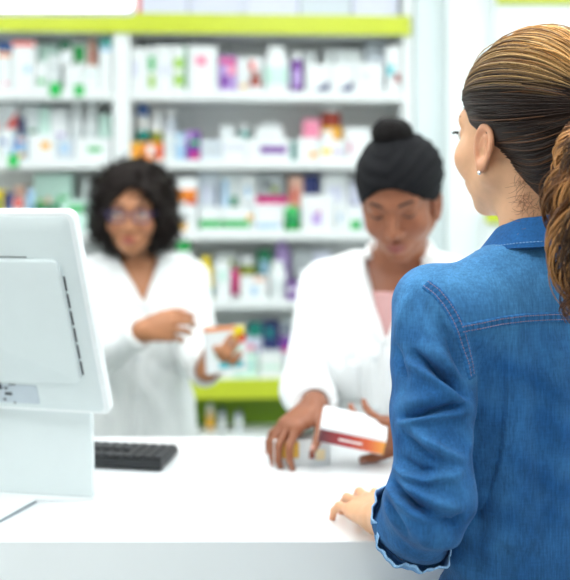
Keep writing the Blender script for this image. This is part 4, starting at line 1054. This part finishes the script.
def denim(name, gain=1.):
    if name in MATS: return MATS[name]
    m = bpy.data.materials.new(name); m.use_nodes = True; nt = m.node_tree; N = nt.nodes; L = nt.links; b = N['Principled BSDF']
    b.inputs['Roughness'].default_value = .85; b.inputs['Sheen Weight'].default_value = .04; b.inputs['Specular IOR Level'].default_value = .2
    at = N.new('ShaderNodeAttribute'); at.attribute_name = 'Col'; tc = N.new('ShaderNodeTexCoord')
    def stretched(sc, s_):
        mp = N.new('ShaderNodeMapping'); mp.inputs['Scale'].default_value = sc; L.new(tc.outputs['Object'], mp.inputs['Vector'])
        n = N.new('ShaderNodeTexNoise'); n.inputs['Scale'].default_value = s_; n.inputs['Detail'].default_value = 3; n.inputs['Roughness'].default_value = .7; L.new(mp.outputs[0], n.inputs['Vector']); return n
    a = stretched((1, 1, .10), 420); c = stretched((.15, .15, 1), 420); d = stretched((1, 1, .5), 45)
    def mr(n, lo, hi, o0, o1):
        q = N.new('ShaderNodeMapRange'); q.inputs[1].default_value = lo; q.inputs[2].default_value = hi; q.inputs[3].default_value = o0; q.inputs[4].default_value = o1; L.new(n.outputs['Fac'], q.inputs[0]); return q
    def mul(x, y):
        q = N.new('ShaderNodeMath'); q.operation = 'MULTIPLY'; L.new(x.outputs[0], q.inputs[0]); L.new(y.outputs[0], q.inputs[1]); return q
    f_ = mul(mul(mr(a, .3, .7, .8, 1.25), mr(c, .3, .7, .92, 1.1)), mr(d, .3, .7, .82 * gain, 1.2 * gain))
    mx = N.new('ShaderNodeMix'); mx.data_type = 'RGBA'; mx.blend_type = 'MULTIPLY'; mx.inputs[0].default_value = 1
    L.new(at.outputs['Color'], mx.inputs[6]); L.new(f_.outputs[0], mx.inputs[7]); L.new(mx.outputs[2], b.inputs['Base Color'])
    bp = N.new('ShaderNodeBump'); bp.inputs['Strength'].default_value = .5; bp.inputs['Distance'].default_value = .0008; L.new(f_.outputs[0], bp.inputs['Height']); L.new(bp.outputs[0], b.inputs['Normal'])
    MATS[name] = m; return m

# ------------------------------------------------------------------ pharmacists in white coats
def pharmacist(cfg):
    root = person_root((cfg['B'][0], cfg['B'][1], 0), cfg['label'])
    hd = Fr(cfg['H'], cfg['hyaw'], cfg['pitch'], cfg['roll']); hs = cfg['hs']; bd = Fr(cfg['B'], cfg['byaw'], cfg.get('lean', 0)); B = bd.o
    headf, cran = head_field(hd, hs, cfg.get('jaw', 1.))
    neck = cone(hd.W(0, -.022, -.055), bd.W(0, -.005, -.03), .053, .056)
    tor = torso_field(bd, cfg['w'], 1.)
    body = U(.018, U(.022, headf, neck), tor); pts = [hd.o, B]; hands = []; sleeves = []
    for A in cfg['arms']:
        sh_, el, wr = A['sh'], A['el'], A['wr']; hf, hh = hand_field(wr, A['d'], A['n'], A['side'], A['curls'], spread=A.get('spread', (.1, .02, -.06, -.14)), thumb=A.get('thumb'), s=A.get('s', .95), tcurl=A.get('tcurl', .3))
        body = U(.02, body, limb(sh_, el, wr, (.045, .038, .037, .024))); hands.append(hf); pts += [sh_, el, wr, hh['W'](.17, 0, 0)]; A['hh'] = hh
        fa = nrm(wr - el); L = np.linalg.norm(wr - el); ce = wr - fa * A.get('cuff', .015)
        sl = U(.02, cone(sh_, el, .064, .058), cone(el, ce, .057, .043)); sl = INT(.003, sl, plane(fa, fa @ ce))
        sl = SUB(.002, sl, cone(ce - fa * .012, ce + fa * .03, .026, .034)); sleeves.append(sl)
    body = U(.010, body, *hands)
    lo = np.min(pts, 0) - .15; hi = np.max(pts, 0) + .15; lo[2] = B[2] - .70; hi[2] = hd.o[2] + .15
    v, f = surfnet(body, lo, hi, .0034)
    col = head_color(hd, hs, v, cfg['skin'], cfg['lip'], cfg['blush'])
    for A in cfg['arms']:                      # paler palms and nails side
        n_ = A['hh']['n']; 
        dd = np.min([np.sqrt(((v - p_) ** 2).sum(1)) for pt_, _ in A['hh']['tips'] for p_ in pt_], 0)
    mesh_obj('body', v, f, cfg['skinm'], root, True, col)
    for A in cfg['arms']: nails(A['hh'], A.get('s', .95), root, cfg['nail'])
    # ---- coat
    tl = lambda p: torso_field(Fr((0, 0, 0), 0), cfg['w'] * 1.02, 1.)(p) - .015
    skirt = lambda p: cone((0, -.005, -.45), (0, 0, -.95), .125, .150)(p * np.array([.68, 1, 1]))
    cb = loc(bd, U(.05, tl, ell((0, .005, -.30), (.158 * cfg['w'], .118, .25)), skirt))
    cb = INT(.006, cb, loc(bd, plane((0, 0, 1), .020)))
    coat0 = (lambda cb_: (lambda p: cb_(p)))(cb)
    az, hw = cfg['vz'], cfg['vw']
    def wedge_(p):
        q = bd.L(p); x = np.abs(q[:, 0] - cfg.get('vx', 0) * 0); return np.maximum((x - (q[:, 2] - az) * hw / (-az)) * .9, -(q[:, 1] - .015))
    cbv = SUB(.004, cb, wedge_)
    wr_ = lambda p: .0030 * vnoise(p * np.array([1, 1, .5]), 30, cfg['seed']) + .0016 * vnoise(p, 70, cfg['seed'] + 1)
    def coat(p):
        d = cbv(p)
        for s_ in sleeves: d = smin(d, s_(p), .016)
        return d - wr_(p)
    lo2 = lo.copy() - .02; hi2 = hi.copy() + .03; lo2[2] = B[2] - 1.0; hi2[2] = B[2] + .06
    v, f = surfnet(coat, lo2, hi2, .0048)
    n = grad(coat, v); n /= np.linalg.norm(n, axis=1, keepdims=True) + 1e-9
    px = CX + v[:, 0] * F / v[:, 1]; py = HY + (CH - v[:, 2]) * F / v[:, 1]; pp = np.stack([px, py], 1)
    view = v - V3(0, 0, CH); view /= np.linalg.norm(view, axis=1, keepdims=True); fc = np.clip(-(n * view).sum(1) * 2, 0, 1)
    for poly, w, a in cfg['folds']:
        d, t, L = seg_dist2(pp, poly); v = v + n * (np.exp(-(d / w) ** 2) * np.sin(np.clip(t * PI * .9 + .15, 0, PI)) * fc * a)[:, None]
    COAT = mat('coat_cotton', '#f4f6f5', .8, .015, 20, bump=.15, bscale=600, sheen=.1)
    mesh_obj('white_coat', v, f, COAT, root, True)
    # lapels, placket, collar, pocket
    for sg in (-1, 1):
        lapel(coat0, bd, [(sg * (hw + .002), -.004), (sg * (hw * .5), az * .5), (sg * .001, az)], [(sg * (hw + .032), -.016), (sg * (hw + .044), az * .34), (sg * (hw * .5 + .040), az * .50), (sg * .006, az - .012)], root, COAT)
    lapel(coat0, bd, [(.006, az - .006), (.006, -.62)], [(.036, az - .012), (.036, -.62)], root, COAT, n=20, k=3, th=.002).name = 'placket'
    for z_ in (az - .035, az - .145, az - .255):
        p = march(coat0, bd.W(.021, .3, z_), -bd.R[:, 1], 0, .4)
        if p is not None:
            q = p + bd.R[:, 1] * .0042; e1, e2 = bd.R[:, 0], bd.R[:, 2]
            MB().loft([[q + bd.R[:, 1] * dz + e1 * r_ * math.cos(a) + e2 * r_ * math.sin(a) for a in np.linspace(0, 2 * PI, 15)[:-1]] for r_, dz in ((.0075, -.002), (.0085, .001), (.006, .0022))]).build('button', mat('button_white', '#e4e8e8', .3), root, wloc=True)
    lapel(coat0, bd, [(.055, -.195), (.055, -.285)], [(.130, -.190), (.130, -.280)], root, COAT, n=6, k=6, th=.0025).name = 'breast_pocket'
    collar(bd.W(0, -.008, .0), bd, root, COAT, .066, .088, .046, .010, -2.3, 2.3, .030, 40)
    if cfg.get('top'):
        T = loc(bd, lambda p: torso_field(Fr((0, 0, 0), 0), cfg['w'], 1.)(p) - .006); T = INT(.003, T, loc(bd, plane((0, -.35, 1), cfg['topz']))); T = INT(.003, T, loc(bd, plane((0, 0, -1), .5)))
        T = SUB(.003, T, cone(bd.W(0, .0, -.03), hd.W(0, 0, -.05), .062, .07))
        v, f = surfnet(T, lo, hi, .006); mesh_obj('blouse', v, f, cfg['top'], root, True)
    # ---- eyes
    ey = cfg['eye']
    for sg in (1, -1):
        lidc = hd.W(sg * .032 * hs, .0705 * hs, -.001 * hs)
        if ey == 'open':
            w = MB(); 
            for q in [0]:
                w.loft([[hd.W(V3(sg * .032 + .0132 * r_ * math.cos(a), .0842 - .0022 * r_ ** 2 * (math.cos(a) ** 2) * 2, -.0015 + .0052 * r_ * math.sin(a)) * hs) for a in np.linspace(0, 2 * PI, 17)[:-1]] for r_ in (1., .5, .02)])
            w.build('eye', EYEW, root, smooth=True, wloc=True)
            w = MB(); w.loft([[hd.W(V3(sg * .032 + .0052 * r_ * math.cos(a), .0850, -.001 + .0050 * r_ * math.sin(a)) * hs) for a in np.linspace(0, 2 * PI, 13)[:-1]] for r_ in (1., .02)]); w.build('iris', IRIS, root, wloc=True)
            lz = .005
        else: lz = -.0055
        arc_tube(hd, hs, [(sg * (.019 + .027 * q), .0835 - .0095 * (2 * abs(q - .45)) ** 2.2 * .6, -.001 + lz * (math.sin(PI * q) if ey == 'open' else (math.sin(PI * q) + .15))) for q in np.linspace(0, 1, 9)], [.0010, .0014, .0018, .002, .002, .002, .0018, .0014, .001], 'eyelashes', LASH, root)
        arc_tube(hd, hs, [(sg * (.013 + .042 * q), .0895 - .024 * q ** 2, .0185 + .007 * math.sin(PI * q * .8)) for q in np.linspace(0, 1, 9)], [.0016, .0026, .003, .003, .0028, .0026, .002, .0014, .0008], 'eyebrow', mat('brow_black', '#1d1512', .8), root)
    legs(bd, root, cfg['trousers'], mat('white_shoe', '#e6e8e8', .5))
    return root, hd, bd, headf
KU = ((.25, .5, .35), (.28, .5, .35), (.3, .5, .35), (.32, .5, .35))
# pharmacist at the counter, looking down at the boxes
skb = np.array(lin('#945a3c'))
SKD = mat('skin_deep', '#7e4e36', .42, .05, 60, attr=True, sss=.06)
B2 = V3(.250, 1.985, 1.395); b2 = Fr(B2, 180 - 20)
w1 = P(315, 405, 1.69); w2 = P(418, 434, 1.65)
cfg2 = dict(label='woman in a white coat and black head wrap, looking down at boxes', H=(.2385, 1.885, 1.534), hyaw=180 - 17, pitch=24, roll=-3, hs=1.0, jaw=1.04,
    B=B2, byaw=180 - 20, lean=4, w=1.08, skin=skb, lip=np.array(lin('#8f4a44')), blush=np.array(lin('#93573f')), skinm=SKD, nail=NAILD, eye='down', vz=-.150, vw=.062, seed=21,
    top=mat('pink_blouse', '#d9a9a6', .8, .03), topz=-.085, trousers=mat('grey_trousers', '#4a4f57', .8),
    arms=[dict(sh=b2.W(.168, 0, -.072), el=V3(.050, 1.955, 1.115), wr=w1, d=V3(-.085, -.075, -.045), n=V3(-.25, -.15, 1), side=-1, curls=((.45, .65, .4), (.45, .65, .45), (.40, .6, .4), (.25, .5, .4)), spread=(.18, .05, -.08, -.24), thumb=(.7, .75, -.35), s=.90, cuff=.01),
          dict(sh=b2.W(-.168, 0, -.072), el=V3(.445, 1.93, 1.115), wr=w2, d=V3(-.95, -.25, .02), n=V3(.1, -.75, -.35), side=-1, curls=((.7, .5, .3), (.75, .5, .3), (.8, .5, .3), (.85, .5, .3)), thumb=(.9, .55, .1), s=.96, cuff=.02)],
    folds=[([(300, 290), (312, 320), (322, 350)], 7, -.008), ([(322, 275), (326, 310), (330, 345)], 6, -.006), ([(288, 372), (304, 376), (322, 370)], 5, -.007), ([(290, 350), (306, 358), (326, 352)], 5, .006),
           ([(335, 300), (345, 350), (350, 400)], 7, .007), ([(357, 330), (352, 380), (356, 425)], 6, -.006), ([(392, 330), (386, 380), (388, 420)], 7, .005), ([(331, 350), (338, 400), (336, 430)], 6, -.008)])
r2, h2, b2f, hf2 = pharmacist(cfg2)
# head wrap and bun
wf = lambda q: smin(ell((0, -.020, .032), (.088, .110, .093))(q), ell((0, -.055, .045), (.080, .078, .068))(q), .04)
def wrapf(q):
    d = wf(q); zl = .044 + .012 * np.clip(q[:, 1] / .09, -1, 1) - .050 * np.clip((np.abs(q[:, 0]) / .075), 0, 1.2) ** 2 - .045 * np.clip(-q[:, 1] / .1, 0, 1)
    th = np.arctan2(q[:, 0], q[:, 1] + .02); g = q[:, 2] * 1. - .35 * np.abs(q[:, 0]) + .2 * q[:, 0]
    d = d - .0014 * np.sin(g * 230 + 1.5 * np.sin(th * 2)) - .0012 * vnoise(q, 60, 5)
    return -smin(-d, -(zl - q[:, 2]) * .9, .006)
WR = loc(h2, wrapf); v, f = surfnet(WR, h2.o - .18, h2.o + .20, .0035)
BLK = mat('black_wrap', '#131316', .85, .1, 60, bump=.3, bscale=400, spec=.2); mesh_obj('head_wrap', v, f, BLK, r2, True)
bun = h2.W(.006, -.045, .128)
v, f = surfnet(lambda p: ell(bun, (.040, .040, .028))(p) - .003 * vnoise(p, 130, 4) - .0015 * vnoise(p, 300, 5), bun - .06, bun + .06, .003)
HB = mat('black_hair', '#150f0e', .55, .1, 100, bump=.6, bscale=300, spec=.3, attr=False); mesh_obj('hair_bun', v, f, HB, r2, True)
st = []
for i in range(260):
    d = nrm(rng.normal(size=3)); p = bun + d * V3(.040, .039, .031); tg_ = nrm(np.cross(d, rng.normal(size=3))); c = []
    for k in range(9): c.append(p.copy()); p = p + tg_ * .005; d = nrm(p - bun); p = bun + d * V3(.0425, .0415, .0335) * (1 + .03 * math.sin(k + i)); tg_ = nrm(tg_ - (tg_ @ d) * d + .25 * np.cross(d, tg_))
    st.append(c)
v, f = tube_mesh(np.array(st), np.full(len(st), .0013), 4); mesh_obj('bun_curls', v, f, HB, r2, True)

# pharmacist farther back with curly hair and glasses
B3 = V3(-.435, 2.62, 1.352); b3 = Fr(B3, 180 + 22)
skc = np.array(lin('#b87c55')); SKC = mat('skin_brown', '#b57a5c', .45, .05, 60, attr=True, sss=.08)
w3 = P(143, 330, 2.30); w4 = P(206, 372, 2.33)
cfg3 = dict(label='woman with curly dark hair and glasses in a white coat, holding a box', H=(-.428, 2.54, 1.492), hyaw=180 + 3, pitch=5, roll=2, hs=1.0, jaw=.98,
    B=B3, byaw=180 + 22, lean=5, w=.94, skin=skc, lip=np.array(lin('#a85248')), blush=np.array(lin('#bd7a60')), skinm=SKC, nail=NAIL, eye='open', vz=-.115, vw=.055, seed=41,
    trousers=mat('grey_trousers', '#4a4f57', .8),
    arms=[dict(sh=b3.W(.160, 0, -.070), el=V3(-.520, 2.43, 1.095), wr=w3, d=V3(.93, -.2, .16), n=V3(-.15, -.9, .35), side=-1, curls=((.6, .8, .5), (.65, .9, .5), (.7, .9, .5), (.8, .9, .5)), thumb=(.75, .45, -.5), s=.98, cuff=.01),
          dict(sh=b3.W(-.160, 0, -.070), el=V3(-.245, 2.56, 1.075), wr=w4, d=V3(.40, -.35, .75), n=V3(-.3, -.85, -.2), side=1, curls=((.7, .7, .5), (.7, .8, .5), (.8, .8, .5), (.9, .8, .5)), thumb=(.85, .5, .0), s=.96, cuff=.008)],
    folds=[([(105, 300), (112, 330), (122, 360)], 7, -.010), ([(150, 355), (170, 372), (190, 372)], 7, -.008), ([(130, 375), (150, 395), (165, 425)], 7, .008), ([(190, 290), (194, 320), (196, 350)], 6, -.008),
           ([(165, 300), (170, 340), (166, 400)], 5, -.005), ([(110, 380), (116, 410), (118, 435)], 6, -.008), ([(180, 385), (182, 410), (184, 435)], 6, .007)])
r3, h3, b3f, hf3 = pharmacist(cfg3)
# curly hair: base mass and curls
def curlmass(q):
    d = smin(ell((0, -.030, .035), (.112, .118, .110))(q), ell((0, -.040, -.035), (.126, .095, .088))(q), .04)
    face = ell((-.008, .105, -.026), (.060, .10, .102))(q); d = -smin(-d, face, .012)
    return d - .006 * vnoise(q, 60, 8) - .003 * vnoise(q, 140, 9)
v, f = surfnet(loc(h3, curlmass), h3.o - .2, h3.o + .2, .005)
HC = mat('dark_brown_hair', '#1c120e', .6, .15, 60, bump=.8, bscale=200, spec=.25); mesh_obj('curly_hair', v, f, HC, r3, True)
st = []; cf = loc(h3, curlmass)
pick = v[rng.integers(0, len(v), 1100)]; gg = grad(cf, pick, .002); gg /= np.linalg.norm(gg, axis=1, keepdims=True) + 1e-9
for p, g in zip(pick, gg):
    q = h3.L(p[None])[0]
    if q[1] > .075 and abs(q[0]) < .052 and q[2] < .075: continue
    a = nrm(np.cross(g, rng.normal(size=3))); b = np.cross(g, a); ax = nrm(g * .5 + V3(0, 0, -.6) + rng.normal(size=3) * .4); a = nrm(np.cross(ax, rng.normal(size=3))); b = np.cross(ax, a); R0 = rng.uniform(.004, .009)
    st.append([p - g * .004 + ax * (k * .0026) + R0 * (a * math.cos(k * .75) + b * math.sin(k * .75)) for k in range(15)])
v, f = tube_mesh(np.array(st), np.full(len(st), .0016), 4); mesh_obj('curls', v, f, HC, r3, True)
# glasses: worn by her, an object of its own
gl = empty('eyeglasses', h3.W(0, .1, 0)); tag(gl, 'dark purple framed eyeglasses worn by the curly-haired woman', 'glasses')
GF = mat('glasses_frame', '#3a2a5c', .3)
for sg in (1, -1):
    ring = [h3.W(V3(sg * .033 + .0245 * np.sign(math.cos(a)) * abs(math.cos(a)) ** .75, .1035 - .10 * (abs(.0245 * math.cos(a) * 1 + sg * .033 * sg * 0)) * .12, -.004 + .0165 * np.sign(math.sin(a)) * abs(math.sin(a)) ** .75)) for a in np.linspace(0, 2 * PI, 33)]
    MB().tube(ring, .0025, 6).build('rim', GF, gl, smooth=True, wloc=True)
    MB().loft([[p + h3.R[:, 1] * dz for p in ring[:-1]] for dz in (-.0004, .0004)]).build('lens', mat('lens_glass', '#e8e6f4', .05, 0, alpha=.05), gl, wloc=True)
    MB().tube([h3.W(sg * .0575, .1025, .004), h3.W(sg * .072, .09, .004), h3.W(sg * .078, .04, .002), h3.W(sg * .079, .0, -.002)], .0016, 6).build('temple', GF, gl, smooth=True, wloc=True)
MB().tube([h3.W(-.0095, .1035, .000), h3.W(0, .1085, .004), h3.W(.0095, .1035, .000)], .0016, 6).build('bridge', GF, gl, smooth=True, wloc=True)
customer()

# ------------------------------------------------------------------ boxes in hands and on the counter
def carton(name, label, c, ax, ay, az_, dims, m, panels, group=None):
    """box centred at c with axes; panels: (face 'f' (-ay) or 't' (+az), u0,u1,v0,v1,material)"""
    root = empty(name, c); tag(root, label, 'box', group)
    ax = nrm(ax); az_ = nrm(np.asarray(az_) - (np.asarray(az_) @ ax) * ax); ay = np.cross(az_, ax); w, d, h = dims
    def W_(x, y, z): return np.array(c) + ax * x + ay * y + az_ * z
    M = MB().box(-w / 2, w / 2, -d / 2, d / 2, -h / 2, h / 2, .0012); M.v = [tuple(W_(*q)) for q in M.v]; M.build('carton_body', m, root, wloc=True)
    for pn in panels:
        fce, u0, u1, v0, v1, pmat = pn[:6]; A = MB(); nm = pn[6] if len(pn) > 6 else 'printed_panel'
        o0, o1 = (.0007, .0002) if nm == 'printed_panel' else (.0012, .0006)
        if fce == 'f': A.box(-w / 2 + u0 * w, -w / 2 + u1 * w, -d / 2 - o0, -d / 2 + .0002, -h / 2 + v0 * h, -h / 2 + v1 * h)
        else: A.box(-w / 2 + u0 * w, -w / 2 + u1 * w, -d / 2 + v0 * d, -d / 2 + v1 * d, h / 2 - .0002, h / 2 + o0)
        A.v = [tuple(W_(*q)) for q in A.v]; A.build(nm, pmat, root, wloc=True)
    return root
CW = mat('carton_white', '#eef1f1', .4, .02)
grad_m = bpy.data.materials.new('printed_gradient'); grad_m.use_nodes = True; nt = grad_m.node_tree
tc = nt.nodes.new('ShaderNodeTexCoord'); sp = nt.nodes.new('ShaderNodeSeparateXYZ'); rp = nt.nodes.new('ShaderNodeValToRGB'); nt.links.new(tc.outputs['Generated'], sp.inputs[0]); nt.links.new(sp.outputs[0], rp.inputs[0]); nt.links.new(rp.outputs[0], nt.nodes['Principled BSDF'].inputs['Base Color'])
nt.nodes['Principled BSDF'].inputs['Roughness'].default_value = .35
cr_ = rp.color_ramp; cr_.elements[0].color = lin('#5d1420') + (1,); cr_.elements[0].position = .05; cr_.elements[1].color = lin('#f3a540') + (1,); cr_.elements[1].position = .98
e = cr_.elements.new(.45); e.color = lin('#b5262a') + (1,); e = cr_.elements.new(.75); e.color = lin('#e2622b') + (1,)
zb_ = 1.62
carton('medicine_carton', 'flat white medicine carton with dark red to orange stripe held over the counter', P(353, 430, zb_), V3(.985, -.06, -.19), None, V3(.17, -.40, .90), (.118, .060, .036), CW,
       [('f', .0, 1., .06, .80, grad_m), ('f', .30, .66, .36, .50, mat('print_white', '#f4e4e0', .4), 'lettering')])
za = CTOP + .0004
cpt = P(302, 466, 1.63); 
carton('medicine_carton', 'white medicine carton with yellow prints lying on the counter under her hand', V3(cpt[0] - .003, 1.665, za + .024), V3(1, .10, 0), None, V3(0, 0, 1), (.104, .070, .047), mat('carton_grey_white', '#dfe3e2', .4, .02),
       [('f', .14, .44, .30, .92, mat('print_ochre', '#e3b23c', .4)), ('f', .62, .72, .25, .55, mat('print_brown', '#a8703c', .4)), ('f', .74, .90, .2, .6, mat('print_cream', '#f0dcae', .4)), ('t', .45, .75, .5, .9, pm('mint'))])
c3 = P(225, 349, 2.315)
carton('medicine_carton', 'white and mint carton with orange edge held by the curly-haired woman', c3, V3(.96, .25, .05), None, V3(-.04, .12, 1), (.105, .03, .118), CW,
       [('f', .0, .75, .90, 1, pm('orange')), ('f', .72, .98, .70, .98, pm('yellow')), ('f', .78, 1, .62, .80, pm('red')), ('f', .3, .9, .1, .22, pm('aqua')), ('f', .2, .9, .3, .55, pm('mint'))])
